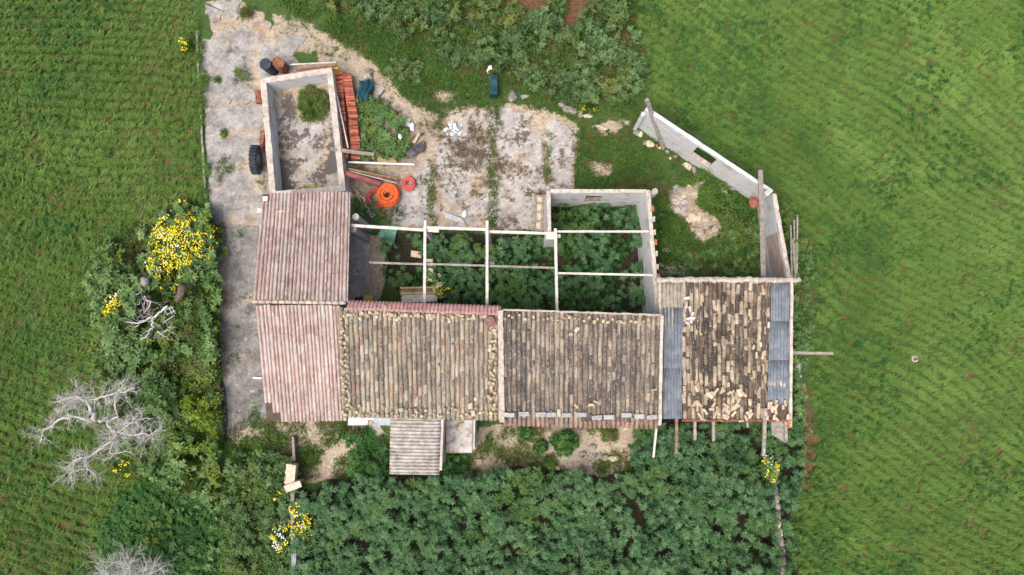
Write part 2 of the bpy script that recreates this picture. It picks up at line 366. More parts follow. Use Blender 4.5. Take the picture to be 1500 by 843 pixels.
# ------------------------------------------------------------------ zones (survey outlines in photo pixels at ground level)
Z = {}
Z['hedgeW'] = [(205, 318), (250, 300), (308, 300), (318, 400), (322, 500), (328, 600), (330, 670), (318, 735), (262, 722), (205, 690), (180, 640), (150, 575), (128, 560), (138, 480), (128, 400), (155, 340)]
Z['drive'] = [(298, 0), (353, 0), (370, 12), (388, 15), (393, 45), (410, 42), (425, 58), (452, 50), (446, 66), (428, 82), (440, 92), (500, 95), (530, 88), (553, 100), (549, 118), (560, 134), (600, 160), (632, 163), (640, 335), (515, 335), (515, 440), (550, 440), (550, 620), (330, 640), (326, 560), (321, 480), (314, 380), (303, 240), (297, 146), (294, 76), (312, 66), (308, 40)]
Z['yard'] = [(540, 120), (600, 150), (640, 150), (725, 150), (790, 158), (845, 178), (850, 215), (840, 250), (842, 278), (805, 282), (795, 338), (520, 338), (515, 240), (540, 200)]
Z['court_bare'] = [(510, 338), (560, 345), (568, 380), (560, 440), (510, 445)]
Z['soilS1'] = [(335, 640), (350, 612), (530, 614), (560, 640), (572, 700), (520, 690), (492, 702), (440, 712), (430, 668), (350, 662)]
Z['soilS2'] = [(640, 700), (690, 655), (700, 625), (760, 618), (940, 618), (925, 690), (880, 700), (840, 692), (780, 680), (700, 698)]
Z['soilNE'] = [(978, 278), (1033, 264), (1033, 278), (1020, 292), (1027, 305), (1054, 322), (1061, 336), (1030, 359), (1016, 350), (1002, 326), (982, 309)]
Z['soilNE2'] = [(855, 235), (900, 240), (890, 262), (870, 255)]
Z['soilNE3'] = [(862, 185), (912, 175), (925, 182), (880, 200)]
Z['soilN1'] = [(395, 15), (450, 30), (500, 60), (560, 95), (600, 120), (690, 135), (720, 160), (560, 140), (480, 95), (400, 60)]
Z['redN1'] = [(735, -20), (795, -20), (800, 8), (782, 18), (745, 2)]
Z['redN2'] = [(838, -20), (878, -20), (850, 25), (828, 42), (822, 30)]
Z['redE'] = [(1176, 545), (1183, 565), (1190, 640), (1188, 690), (1178, 715), (1174, 690), (1179, 620)]
Z['fieldW'] = [(-400, -400), (290, -400), (284, 0), (290, 80), (300, 250), (300, 300), (205, 318), (155, 340), (128, 400), (138, 480), (128, 560), (180, 640), (205, 690), (262, 722), (318, 735), (335, 760), (340, 1300), (-500, 1300)]
Z['darkW'] = [(205, 700), (262, 722), (318, 735), (350, 760), (365, 1300), (130, 1300), (150, 780)]
Z['fieldE'] = [(880, -400), (2200, -400), (2200, 1300), (1160, 1300), (1158, 800), (1168, 720), (1186, 640), (1186, 560), (1195, 500), (1195, 400), (1172, 330), (1140, 275), (1035, 205), (950, 148), (952, 110), (935, 60)]
Z['scrubN'] = [(455, -400), (880, -400), (935, 60), (952, 110), (945, 128), (905, 152), (850, 158), (780, 132), (725, 104), (650, 88), (600, 60), (540, 30), (470, 10)]
Z['grassN'] = [(388, -400), (460, -400), (470, 10), (540, 30), (600, 60), (650, 88), (725, 104), (780, 132), (850, 158), (940, 150), (930, 180), (948, 170), (1030, 225), (1110, 285), (1112, 400), (968, 400), (962, 290), (955, 275), (845, 275), (846, 180), (800, 160), (700, 155), (640, 168), (600, 150), (565, 110), (540, 85), (480, 50), (400, 10)]
Z['yardNE'] = [(965, 285), (1040, 240), (1108, 285), (1112, 405), (965, 405)]
Z['thicketS'] = [(430, 790), (434, 735), (500, 700), (560, 692), (575, 700), (650, 702), (705, 700), (760, 684), (840, 692), (885, 704), (920, 690), (935, 622), (960, 612), (1160, 605), (1180, 640), (1178, 690), (1168, 730), (1150, 760), (1165, 780), (1170, 1100), (432, 1100)]
Z['weedS'] = [(322, 735), (335, 660), (425, 665), (428, 720), (440, 760), (440, 1100), (340, 1100)]
Z['court'] = [(556, 348), (600, 342), (812, 350), (812, 300), (820, 286), (940, 286), (948, 440), (905, 470), (620, 470), (600, 440), (560, 400)]
Z['eastStrip'] = [(1140, 285), (1170, 320), (1192, 400), (1192, 500), (1175, 520), (1160, 500), (1158, 400)]
Z['outside'] = []

# ------------------------------------------------------------------ ground sheet
def axis(lo, hi, step, far):
    a = list(np.arange(lo, hi+1e-6, step)); s = step; x = hi; up = []
    while x < far: s *= 1.35; x += s; up.append(x)
    s = step; x = lo; dn = []
    while x > -far: s *= 1.35; x -= s; dn.append(x)
    return np.array(dn[::-1]+a+up)
xs = axis(-27, 27, .11, 900); ys = axis(-12, 19, .11, 900)
X, Y = np.meshgrid(xs, ys); ZZ = (N1.fbm(X*.35+50, Y*.35+50)-.5)*.10
rough = (N2.fbm(X*1.6+90, Y*1.6+9)-.5)*.07
px, py = proj(X, Y, np.zeros_like(X))
far = (np.abs(X) > 60) | (np.abs(Y) > 60)
def blur(a, n=2):
    for _ in range(n):
        a = (a+np.roll(a, 1, 0)+np.roll(a, -1, 0)+np.roll(a, 1, 1)+np.roll(a, -1, 1))/5
    return a
def msk(*keys):
    r = np.zeros(X.shape, bool)
    for k in keys: r |= inpoly(px, py, Z[k])
    return r & ~far
sandm = msk('drive', 'yard', 'court_bare', 'soilS1', 'soilS2', 'soilNE', 'soilNE2', 'soilNE3').astype(float)*.82
sandm = np.maximum(sandm, msk('soilN1')*.54); sandm = np.maximum(sandm, msk('grassN')*.30)
redm = ((msk('fieldW', 'fieldE') & ~msk('darkW')) | far).astype(float)*.455; redm = np.maximum(redm, msk('redN1', 'redN2')*1.3+msk('redE')*.8)
redm = np.maximum(redm, msk('scrubN')*.48)
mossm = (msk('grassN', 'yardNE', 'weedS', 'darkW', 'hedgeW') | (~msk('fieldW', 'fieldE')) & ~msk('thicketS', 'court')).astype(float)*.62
mossm = np.where(far | msk('fieldW', 'fieldE'), .85, mossm)
flat = msk('drive', 'yard', 'court_bare')
ZZ = np.where(flat | far, -.02, ZZ+rough); ZZ = blur(ZZ, 3); ZZ = np.clip(ZZ, -.09, .05)-.03
ny, nx = X.shape
me = bpy.data.meshes.new('ground')
idx = np.arange(nx*ny).reshape(ny, nx)
q = np.stack([idx[:-1, :-1], idx[:-1, 1:], idx[1:, 1:], idx[1:, :-1]], -1).reshape(-1, 4)
me.vertices.add(nx*ny); me.vertices.foreach_set('co', np.stack([X, Y, ZZ], -1).ravel())
me.loops.add(q.size); me.loops.foreach_set('vertex_index', q.ravel())
me.polygons.add(len(q)); me.polygons.foreach_set('loop_start', np.arange(len(q))*4)
me.polygons.foreach_set('loop_total', np.full(len(q), 4)); me.polygons.foreach_set('use_smooth', np.ones(len(q), bool))
ca = me.attributes.new('zone', 'FLOAT_COLOR', 'POINT')
ca.data.foreach_set('color', np.stack([blur(redm, 3), blur(mossm, 3), blur(sandm, 3), np.ones_like(X)], -1).ravel())
me.update(calc_edges=True); me.materials.append(ground_mat())
go = bpy.data.objects.new('ground', me); col.objects.link(go); tag(go, kind='structure')

# ------------------------------------------------------------------ concrete slabs: the drive and the yard
def ragged(poly, step=.12, amp=.16, seed=0):
    pts = [P(a, b, 0) for a, b in poly]; out = []
    for i in range(len(pts)):
        a, b = pts[i], pts[(i+1) % len(pts)]; L = (b-a).length; n = max(1, int(L/step)); nrm = Vector((-(b-a).y, (b-a).x, 0)).normalized()
        for k in range(n):
            p = a.lerp(b, k/n)
            d = noise.noise(Vector((p.x*1.7, p.y*1.7, seed)))*amp*1.2+noise.noise(Vector((p.x*5, p.y*5, seed+9)))*amp*.8+noise.noise(Vector((p.x*13, p.y*13, seed+9)))*amp*.5
            out.append(p+nrm*d)
    return out
drive = bpy.data.objects.new('drive', None); col.objects.link(drive); tag(drive, kind='structure')
for i, poly in enumerate([
    [(299, 2), (352, 0), (352, 22), (346, 30), (330, 22), (318, 30), (306, 26)],
    [(300, 60), (330, 42), (356, 38), (392, 30), (394, 48), (410, 44), (424, 58), (448, 52), (444, 66), (428, 82), (438, 91), (420, 104), (384, 112), (386, 153), (300, 157), (297, 146), (295, 77)],
    [(300, 159), (386, 155), (400, 290), (378, 330), (309, 330), (304, 240)],
    [(309, 332), (378, 332), (382, 480), (321, 480), (314, 380)],
    [(321, 482), (384, 482), (398, 612), (335, 640), (326, 560)],
]):
    mb = MB(); mb.prism(ragged(poly, .12, .05 if i > 1 else .24, i), -.09, -.004+.003*i); mb.build('concrete_slab', M['drive'] if i < 3 else M['drive_old'], drive)
yard = bpy.data.objects.new('yard_pavement', None); col.objects.link(yard); tag(yard, kind='structure')
for i, poly in enumerate([
    [(642, 210), (660, 165), (700, 160), (724, 155), (721, 250), (714, 333), (640, 332), (636, 260)],
    [(728, 165), (770, 185), (795, 200), (797, 250), (796, 285), (780, 334), (722, 334), (726, 240)],
    [(803, 180), (838, 186), (846, 220), (838, 250), (840, 276), (802, 278)],
    [(560, 330), (575, 305), (606, 250), (630, 240), (629, 333)],
    [(514, 348), (539, 350), (540, 440), (512, 440)],
    [(540, 96), (553, 102), (548, 118), (562, 136), (590, 155), (600, 165), (585, 166), (550, 140), (532, 112)],
    [(845, 665), (885, 640), (900, 690), (862, 694)],
    [(532, 614), (570, 612), (570, 640), (527, 638)],
    [(733, 158), (785, 166), (775, 180), (740, 172)],
]):
    mb = MB(); mb.prism(ragged(poly, .12, .22, 20+i), -.09, -.008-.003*i); mb.build('concrete_slab', M['yardc'], yard)

# irregular paving left bare in the walled corner yard
for k in range(70):
    a, b = random.uniform(980, 1060), random.uniform(266, 358)
    if not inpoly(np.array([a]), np.array([b]), Z['soilNE'])[0]: continue
    p = P(a, b, 0); n = random.choice((5, 6, 7)); s_ = random.uniform(.10, .26); ph = random.uniform(0, 6)
    mb = MB(); mb.prism([(p.x+s_*random.uniform(.75, 1.15)*math.cos(ph+6.283*q/n), p.y+s_*random.uniform(.6, 1)*math.sin(ph+6.283*q/n)) for q in range(n)], -.09, .010+.0007*k); mb.build('paving_stone', M['creamstone'] if k % 3 else M['yardc'], yard)
# ------------------------------------------------------------------ walls
def wall_run(mb, p0, p1, th, z0, z1, jit=.012, step=.5):
    """wall whose top centre line runs p0-p1 (world xy)"""
    p0 = Vector((p0[0], p0[1], 0)); p1 = Vector((p1[0], p1[1], 0)); L = (p1-p0).length; n = max(1, int(L/step))
    d = (p1-p0).normalized(); s = Vector((-d.y, d.x, 0))*th/2
    vs = []
    for k in range(n+1):
        c = p0.lerp(p1, k/n); j = Vector((random.uniform(-jit, jit), random.uniform(-jit, jit), 0)); jz = random.uniform(-jit, jit)
        vs += [c-s+j+Vector((0, 0, z0)), c+s-j+Vector((0, 0, z0)), c+s+j+Vector((0, 0, z1+jz)), c-s-j+Vector((0, 0, z1+jz))]
    fs = [(0, 1, 2, 3), tuple(4*n+i for i in (3, 2, 1, 0))]
    for k in range(n):
        for i in range(4):
            j = (i+1) % 4; fs.append((4*k+i, 4*k+4+i, 4*k+4+j, 4*k+j))
    mb.add(vs, fs)
def pxwall(name, a, b, z, th, m, parent, z0=-.1, cap=None, capz=.03):
    pa, pb = P(a[0], a[1], z), P(b[0], b[1], z)
    mb = MB(); wall_run(mb, pa, pb, th, z0, z); o = mb.build(name, m, parent)
    if cap:
        mb = MB(); wall_run(mb, pa, pb, th-.012, z-.01, z+capz, .012, .3); mb.build('coping', cap, parent)
    return o

# ---- walled pen
pen = thing('walled_pen', 'low roofless rectangular pen with cream topped walls beside the concrete drive', 'pen', P(440, 190, 0))
zp = 1.12; th = .25
c_nw, c_ne, c_se, c_sw = P(386, 119, zp), P(483, 104, zp), P(502, 277, zp), P(400, 285, zp)
for a, b in ((c_nw, c_ne), (c_ne, c_se), (c_se, c_sw), (c_sw, c_nw)):
    d = (b-a).normalized()*th/2
    mb = MB(); wall_run(mb, a+d, b+d*.97, th, -.1, zp, .015, .4); mb.build('wall', M['wallgrey'], pen)
    mb = MB(); wall_run(mb, a+d, b+d*.97, th+.03, zp+.002, zp+.05, .015, .25); mb.build('coping', M['walltop'], pen)
mb = MB(); mb.prism([(p.x, p.y) for p in (c_nw, c_ne, c_se, c_sw)], -.08, .05); mb.build('floor', M['penfloor'], pen)
t = thing('slat_bundle', 'small bundle of pale yellow slats on the pen floor by its south wall', 'slats', P(454, 272, 0))
for k in range(4): mb = MB(); mb.beam(P(448+k*.3, 270+k*1.7, .1), P(461+k*.3, 269+k*1.7, .1), .045, .04); mb.build('slat', M['yellowwood'], t)

# ---- roofless room
room = thing('roofless_room', 'roofless rectangular room of grey rendered walls filled with green shrubs', 'walls', P(880, 340, 0))
zr = 3.0
for nm, a, b in (('wall', (803.5, 280), (805, 344)), ('wall', (949.5, 279), (964, 464))):
    pxwall(nm, a, b, zr, .17, M['wallgrey'], room, cap=M['walltop'])
# north wall with window opening
a, b = P(806, 280.3, zr), P(947, 280.3, zr)
t0, t1 = (861-806)/141, (887-806)/141
for s, e, z0, z1 in ((0, t0, -.1, zr), (t1, 1, -.1, zr), (t0, t1, -.1, 1.35), (t0, t1, 2.4, zr)):
    mb = MB(); wall_run(mb, a.lerp(b, s), a.lerp(b, e), .17, z0, z1, .006); mb.build('wall', M['wallgrey'], room)
mb = MB(); wall_run(mb, a, b, .16, zr, zr+.03, .01, .3); mb.build('coping', M['walltop'], room)
mb = MB(); mb.beam(a.lerp(b, t0)+Vector((0, 0, 1.37-zr)), a.lerp(b, t1)+Vector((0, 0, 1.37-zr)), .18, .04); mb.build('window_sill', M['lumpdirt'], room)
bk = None
for k, yy in enumerate(list(range(305, 455, 17))):
    t = (yy-279)/185; p = P(949.5+14.5*t+3.4, yy+random.uniform(-2, 2), zr)
    mb = MB()
    mb.box(p+Vector((.03, 0, .05)), (.11, .24, .08), Matrix.Rotation(random.uniform(-.1, .1), 3, 'Z'), .012)
    mb.build('brick', M['brick'] if k % 3 == 0 else M['mortar'], room)
# pier at the end of the west wall
mb = MB(); mb.box(P(808, 345, 3.0)+Vector((0, 0, -1.55)), (.5, .35, 3.1), None, .01); mb.build('pier', M['wallgrey'], room)
def pipe(label, a, za, b, zb, rad, m, name='pipe', cat='pipe', hollow=True, group=None):
    mb = MB(); mb.tube([P(*a, za), P(*b, zb)], rad, 16); return solo(mb, name, m, label, cat, group, False)
def column(px, py, z, rad, label, m='plaster'):
    t = thing('concrete_column', label, 'column', tuple(P(px, py, z).xy)+(0,))
    c = t.location; mb = MB(); mb.lathe(c, [(rad, -.05), (rad, z), (rad-.03, z), (rad-.03, z-.01), (.001, z-.01)], 18); mb.build('shaft', M['concrete_block' if m == 'plaster' else m], t)
    return t
column(959.5, 280.5, 3.35, .14, 'round grey column outside the roofless room, by its northeast corner', 'plaster')
column(521, 318, 3.05, .15, 'pale blue grey round column by the pink wing, northern one of the pair')
column(517, 336, 3.05, .15, 'pale round column by the pink wing, southern one of the pair')
column(623, 337, 3.0, .13, 'round column under the west end of the white frame, at its first crossbeam')
column(714, 340, 3.0, .13, 'round column under the white frame, at its second crossbeam')

# ---- white timber frame
frame_data = [
 ((513, 330.5), (643, 339), 3.10, 'white timber beam running from the pink wing to the first crossbeam, northern row'),
 ((620, 333.7), (713, 336.7), 3.22, 'white timber beam between the first and second crossbeams, northern row'),
 ((713, 339.5), (814, 342.7), 3.10, 'white timber beam between the second crossbeam and the roofless room, northern row'),
 ((814, 339.6), (950, 339.6), 3.16, 'thin white beam spanning the roofless room, northern one of two'),
 ((541, 385), (621, 387.5), 3.16, 'thin grey white pole west of the first crossbeam, middle row'),
 ((618, 387), (716, 389.7), 3.19, 'thin grey white pole between first and second crossbeams, middle row'),
 ((714, 390), (817, 393), 3.17, 'thin grey white pole between second and third crossbeams, middle row'),
 ((817, 400.5), (956, 403.6), 3.18, 'thin white beam spanning the roofless room, southern one of two'),
 ((622.8, 323.5), (621.7, 450), 3.28, 'white north to south crossbeam nearest the pink wing'),
 ((713.5, 323.5), (713.5, 455), 3.33, 'white north to south crossbeam in the middle of the open courtyard'),
 ((813.4, 335), (816, 462), 3.28, 'white north to south crossbeam along the west side of the roofless room')]
for i, (a, b, z, lab) in enumerate(frame_data):
    mb = MB(); wd = .12 if i not in (3, 4, 5, 6, 7) else .085
    mb.beam(P(*a, z), P(*b, z), wd, .1, 8, .006)
    solo(mb, 'timber_beam', M['whitewood'] if i not in (4, 5, 6) else M['greywood'], lab, 'beam', 'beams of the white frame over the courtyard')
for i, (bx, by, bl) in enumerate([(813, 346, 'at the room corner'), (716, 387, 'at the second crossbeam'), (626, 387.5, 'at the first crossbeam')]):
    mb = MB(); mb.beam(P(bx-6, by, 3.02), P(bx+8, by+.4, 3.02), .16, .06)
    solo(mb, 'wooden_bearer', M['whitewood'] if i == 0 else M['greywood'], 'short wooden bearer under the white frame '+bl, 'bearer')

# ---- north east boundary wall with an opening
zb = 2.4
bw = thing('boundary_wall', 'pale rendered boundary wall with a window gap, running diagonally beside the field', 'wall', P(1040, 230, 0))
A, B_ = P(946, 159, zb), P(1131, 281.5, zb)
def at(t): return A.lerp(B_, t)
ta, tb = .43, .585
for s, e, z0, z1 in ((0, ta, -.1, zb), (tb, 1, -.1, zb), (ta, tb, -.1, .85), (ta, tb, 2.22, zb)):
    mb = MB(); wall_run(mb, at(s), at(e), .18, z0, z1, .008); mb.build('wall', M['wallgrey'], bw)
mb = MB(); wall_run(mb, at(0), at(1), .17, zb+.002, zb+.04, .012, .3); mb.build('coping', M['whitesheet'], bw)
mb = MB(); mb.beam(at(ta)+Vector((0, 0, .88-zb)), at(tb)+Vector((0, 0, .88-zb)), .24, .06); mb.build('sill', M['mortar'], bw)
mb = MB(); wall_run(mb, A+Vector((-.05, -.1, 0)), P(941, 170, zb-.2), .16, -.1, zb-.25); mb.build('wall_return', M['wallgrey'], bw)
ew = thing('side_wall', 'pale rendered wall with a reddish stained face, joining the boundary wall to the east barn', 'wall', P(1130, 340, 0))
mb = MB(); a, b = P(1134, 284, zb), P(1158, 408, zb+.15); wall_run(mb, a, b, .17, -.1, zb, .01); mb.build('wall', M['wallgrey'], ew)
mb = MB(); wall_run(mb, a, b, .16, zb+.002, zb+.04, .012, .3); mb.build('coping', M['walltop'], ew)
mb = MB(); d = Vector((-.095, 0, 0)); wall_run(mb, a.lerp(b, .45)+d, a.lerp(b, .98)+d, .02, .8, zb-.15, .01); mb.build('stained_render', mat('pink_brown_render', [C3(.30, .2, .16), C3(.42, .33, .28), C3(.5, .46, .42)], 2, rough=.9, vec=(1, 1, 4)), ew)
def plank(a, za, b, zb_, wd, ht, m, label, name='plank', cat='plank', group=None, seg=6, jit=.004):
    mb = MB(); mb.beam(P(*a, za), P(*b, zb_), wd, ht, seg, jit); return solo(mb, name, M[m], label, cat, group)
plank((947.5, 146), 3.3, (971.5, 218), .05, .15, .13, 'greywood', 'grey wooden pole leaning over the western end of the boundary wall', 'wooden_pole', 'pole')
plank((1113.7, 250), 2.9, (1118, 406), 3.6, .2, .07, 'greywood', 'long grey plank lying from the boundary wall corner to the east barn', 'plank')
pipe('short pale pipe end sticking up at the corner of boundary wall and side wall', (1124, 283), 2.75, (1114, 290), 2.0, .14, M['plaster'])
mb = MB(); mb.rock(P(1105, 297, .9), (.25, .3, .25)); solo(mb, 'broken_pot', M['brick'], 'rusty orange broken pot beside the long grey plank', 'pot')
for i in range(24):
    t = .04+i*.04+random.uniform(-.02, .02)
    if ta-.03 < t < ta+.02: t += .06
    p = at(t); q, r_ = proj(p.x, p.y, 0); s = random.uniform(.05, .17)
    mb = MB(); mb.rock(P(q-5+random.uniform(-5, 4), r_+7+random.uniform(-3, 5), .06), (s*1.4, s, s*.6), random.uniform(0, 3))
    solo(mb, 'rubble_stone', M['brick'] if i % 9 == 4 else (M['creamstone'] if i % 2 else M['greystone']), 'loose rubble stone lying along the inner foot of the diagonal boundary wall', 'stone', 'rubble stones at the foot of the boundary wall')

# ------------------------------------------------------------------ roof tiles
def barrel_mesh(name, L, r0, r1, rnd, m, seg=6, th=.014):
    vs = []; fs = []
    for (y, r) in ((0, r0), (L, r1)):
        for k in range(seg+1):
            a = math.pi*k/seg; vs.append((-r*math.cos(a), y, r*math.sin(a)*.85))
    n = seg+1
    for k in range(seg): fs.append((k, k+1, n+k+1, n+k)[::-1])
    b = len(vs)
    for rr in (r0-th, r0):
        for k in range(seg+1):
            a = math.pi*k/seg; vs.append((-rr*math.cos(a), 0, rr*math.sin(a)*.85))
    for k in range(seg): fs.append((b+n+k, b+k, b+k+1, b+n+k+1)[::-1])
    vs += [(-(r0-th), L, 0), (r0-th, L, 0)]
    me = bpy.data.meshes.new(name); me.from_pydata(vs, [], fs)
    a = me.attributes.new('rnd', 'FLOAT', 'POINT'); a.data.foreach_set('value', [rnd]*len(vs))
    me.materials.append(m); me.polygons.foreach_set('use_smooth', [True]*seg+[False]*(len(fs)-seg)); return me
def mixta_mesh(name, L, W, rnd, m):
    prof = []
    for c in (-W/4, W/4):
        for k in range(7):
            an = math.pi*k/6; prof.append((c-W/4*.74*math.cos(an), .085*math.sin(an)))
    vs = [(x, 0, z) for x, z in prof]+[(x, L, z) for x, z in prof]+[(x, 0, z-.014) for x, z in prof]+[(x, 0, z) for x, z in prof]; n = 14
    fs = [(k, k+1, n+k+1, n+k) for k in range(13)]+[(2*n+k, 2*n+k+1, 3*n+k+1, 3*n+k) for k in range(13)]
    me = bpy.data.meshes.new(name); me.from_pydata(vs, [], fs)
    a = me.attributes.new('rnd', 'FLOAT', 'POINT'); a.data.foreach_set('value', [rnd]*len(vs))
    me.materials.append(m); me.polygons.foreach_set('use_smooth', [True]*len(fs)); return me
class Roof:
    """quad nw, ne, se, sw as (px,py,z); u runs west-east, v runs from the low edge up to the high edge"""
    def __init__(s, lowW, lowE, highE, highW):
        s.a, s.b, s.c, s.d = [P(*q) for q in (lowW, lowE, highE, highW)]
    def pt(s, u, v, h=0):
        p = s.a.lerp(s.b, u).lerp(s.d.lerp(s.c, u), v)
        return p+s.frame(u, v)[2]*h if h else p
    def frame(s, u, v):
        x = (s.b-s.a).lerp(s.c-s.d, v); y = (s.d-s.a).lerp(s.c-s.b, u); L = y.length
        y = y.normalized(); n = x.normalized().cross(y).normalized()
        if n.z < 0: n = -n
        x = y.cross(n).normalized(); return x, y, n, L
    def mat4(s, u, v, h, yaw=0, pitch=0):
        x, y, n, L = s.frame(u, v)
        Mx = Matrix((x, y, n)).transposed() @ (Matrix.Rotation(yaw, 3, 'Z') @ Matrix.Rotation(pitch, 3, 'X'))
        return s.pt(u, v)+n*h, Mx
def lay_tiles(roof, house, roofobj, variants, cols, rows, skip=None, h=.06, L=.45, jit=1.0, limit=300, pitch=-0.025, ujit=.004, name='roof_tile', spreadv=.36):
    colb = [random.uniform(.15, .85) for _ in range(cols)]
    spots = []
    off = [random.uniform(-.03, .03) if jit >= 1 else 0 for _ in range(cols)]
    for j in range(rows):
        for i in range(cols):
            u = (i+.5)/cols; v = min(j/rows+(off[i] if j else 0), (rows-1)/rows-.008)
            if skip and skip(u, v): continue
            sag = noise.noise(Vector((u*4, v*4, cols)))*.035 if jit >= 1 else 0
            spots.append((u+random.gauss(0, ujit*.5)*jit, v+(random.gauss(0, .012) if j else 0)*jit-.004, h+sag+random.uniform(0, .01 if jit >= 1 else .003), random.gauss(0, .03)*jit, pitch+random.gauss(0, .01)*jit))
    # nearest to the camera nadir show largest
    spots.sort(key=lambda s: (roof.pt(s[0], s[1])-Vector((0, 0, CAM_H))).length)
    base = wloc(roofobj)
    rest = {}
    for k, (u, v, hh, yw, pt_) in enumerate(spots):
        p, Mx = roof.mat4(u, v, hh, yw, pt_); cb = colb[min(cols-1, max(0, int(u*cols)))]
        me = variants[min(len(variants)-1, max(0, int((cb+random.gauss(0, spreadv))*len(variants))))]
        if k < limit:
            o = bpy.data.objects.new(name, me); col.objects.link(o); o.parent = roofobj
            o.location = p-base; o.rotation_euler = Mx.to_euler()
        else: rest.setdefault(me.name, [me, []])[1].append((p, Mx))
    if rest:
        mb = MB(); m = variants[0].materials[0]
        for me, lst in rest.values():
            vs = [v.co.copy() for v in me.vertices]; fs = [tuple(p.vertices) for p in me.polygons]; r = me.attributes['rnd'].data[0].value
            for p, Mx in lst: mb.add([p+Mx@v for v in vs], fs, r)
        o = mb.build(name+'s', m, roofobj, True); o['kind'] = 'stuff'
def channels(roof, roofobj, cols, m, skip=None, rad=.075):
    """the concave channel tiles between the cover tiles, joined"""
    mb = MB()
    for i in range(cols+1):
        u = min(max(i/cols, .004), .996)
        def fn(a, b, u=u):
            x, y, n, L = roof.frame(u, b); ang = math.pi*a
            return roof.pt(u, b)+x*(-rad*math.cos(ang))+n*(.055-rad*.6*math.sin(ang))
        mb.grid(fn, 4, 2, 0)
    o = mb.build('channel_tiles', m, roofobj); o['kind'] = 'stuff'
def deck_and_walls(roof, house, name='roof', th=.1, inset=.35, wallm='plaster', sides='nsew', zc=.06):
    mb = MB(); mb.grid(lambda u, v: roof.pt(u, v), 2, 2, th); ro = mb.build(name, M['deck'], house)
    return ro
def house_walls(house, corners_lowW, m='plaster', inset=.3, th=.28, drop=.16):
    """corners: list of 4 world points (roof corners, in order). Sloped-top walls."""
    c = sum(corners_lowW, Vector())/4; pts = []
    for p in corners_lowW:
        d = (c-p); d.z = 0; pts.append(p+d.normalized()*inset*1.3)
    for i in range(4):
        a, b = pts[i], pts[(i+1) % 4]; d = (b-a); d.z = 0; d.normalize(); s = Vector((-d.y, d.x, 0))
        if s.dot(c-a) < 0: s = -s
        vs = []
        aa = a+d*0; bb = b
        for p in (aa, bb):
            for off in (Vector(), s*th):
                vs += [Vector((p.x+off.x, p.y+off.y, -.1)), Vector((p.x+off.x, p.y+off.y, p.z-drop))]
        mb = MB(); mb.add(vs, [(0, 1, 5, 4), (2, 6, 7, 3), (1, 3, 7, 5), (0, 4, 6, 2), (0, 2, 3, 1), (4, 5, 7, 6)]); mb.build('wall', M[m], house)
def variants(kind, m, n, L, a, b):
    out = []
    for i in range(n):
        r = (i+.5)/n
        if kind == 'barrel': out.append(barrel_mesh('roof_tile', L*random.uniform(.93, 1.08), a*random.uniform(.92, 1.06), b*random.uniform(.9, 1.05), r, m))
        else: out.append(mixta_mesh('roof_tile', L, a, r, m))
    return out

# ---- pink tiled wing (gable roof, ridge at the join)
wing = thing('pink_roofed_wing', 'farmhouse wing with two slopes of worn pink roof tiles beside the drive', 'building', P(440, 450, 0))
rN = Roof((385, 285, 3.0), (512, 283, 3.0), (508, 444, 4.3), (371, 442, 4.3))
rS = Roof((391, 617, 3.1), (509, 615, 3.1), (499, 446, 4.28), (375, 446, 4.28))
vp = variants('mixta', M['t_pink'], 16, .46, .36, 0)
ro = deck_and_walls(rN, wing); ro.name = 'north_roof'; ro.name = 'roof'
def skN(u, v):
    return (u < .06 and v < .05) or (u < .03 and v < .6 and v > .3 and False)
lay_tiles(rN, wing, ro, vp, 12, 12, skN, .035, jit=.25, pitch=-.012, spreadv=.3, ujit=.0015)
ro2 = deck_and_walls(rS, wing)
lay_tiles(rS, wing, ro2, vp, 11, 12, lambda u, v: (u < .08 and v < .13) or (u < .16 and v < .02), .035, jit=.25, pitch=-.012, spreadv=.3, ujit=.0015)
house_walls(wing, [rN.a, rN.b-Vector((2.0, 0, 0)), rS.b-Vector((1.6, 0, 0)), rS.a], 'plaster', .3)
# gable ends
for pts3 in ((rN.a, rN.d, rS.a),):
    c = Vector((P(440, 450, 0).x, 0, 0)); q = [p.copy() for p in pts3]
    sgn = 1 if q[0].x < c.x else -1; mb = MB()
    vs = [Vector((p.x+sgn*.35, p.y, p.z-.17)) for p in q]+[Vector((p.x+sgn*.6, p.y, p.z-.17)) for p in q]
    mb.add(vs, [(0, 1, 2), (5, 4, 3), (0, 3, 4, 1), (1, 4, 5, 2), (2, 5, 3, 0)]); mb.build('gable', M['plaster'], wing)
for k in range(14):
    u0, u1 = k/14, (k+.93)/14; a = rN.d.lerp(rN.c, u0); b = rN.d.lerp(rN.c, u1)
    mb = MB(); mb.tube([a+Vector((0, 0, .05)), b+Vector((0, 0, .06))], [.085, .075], 8); mb.build('ridge_tile', M['mortar'] if k % 4 else M['brokent'], wing, True)
mb = MB(); mb.grid(lambda u, v: rN.pt(1.0+.012*(u), v, .06), 1, 20, .12); mb.build('verge', M['mortar'], wing)
for k, (a, b) in enumerate((((389, 292), .22), ((381, 309), .2))):
    mb = MB(); mb.box(P(*a, 3.15), (b, b, .12), None, .02); mb.build('mortar_patch', M['whitesheet'], wing)
mb = MB(); mb.box(P(411, 310, 3.35), (.22, .1, .05), Matrix.Rotation(.5, 3, 'Z'), .03); solo(mb, 'broken_tile', M['brokent'], 'small orange tile fragment on the pink tiled north slope', 'tile')

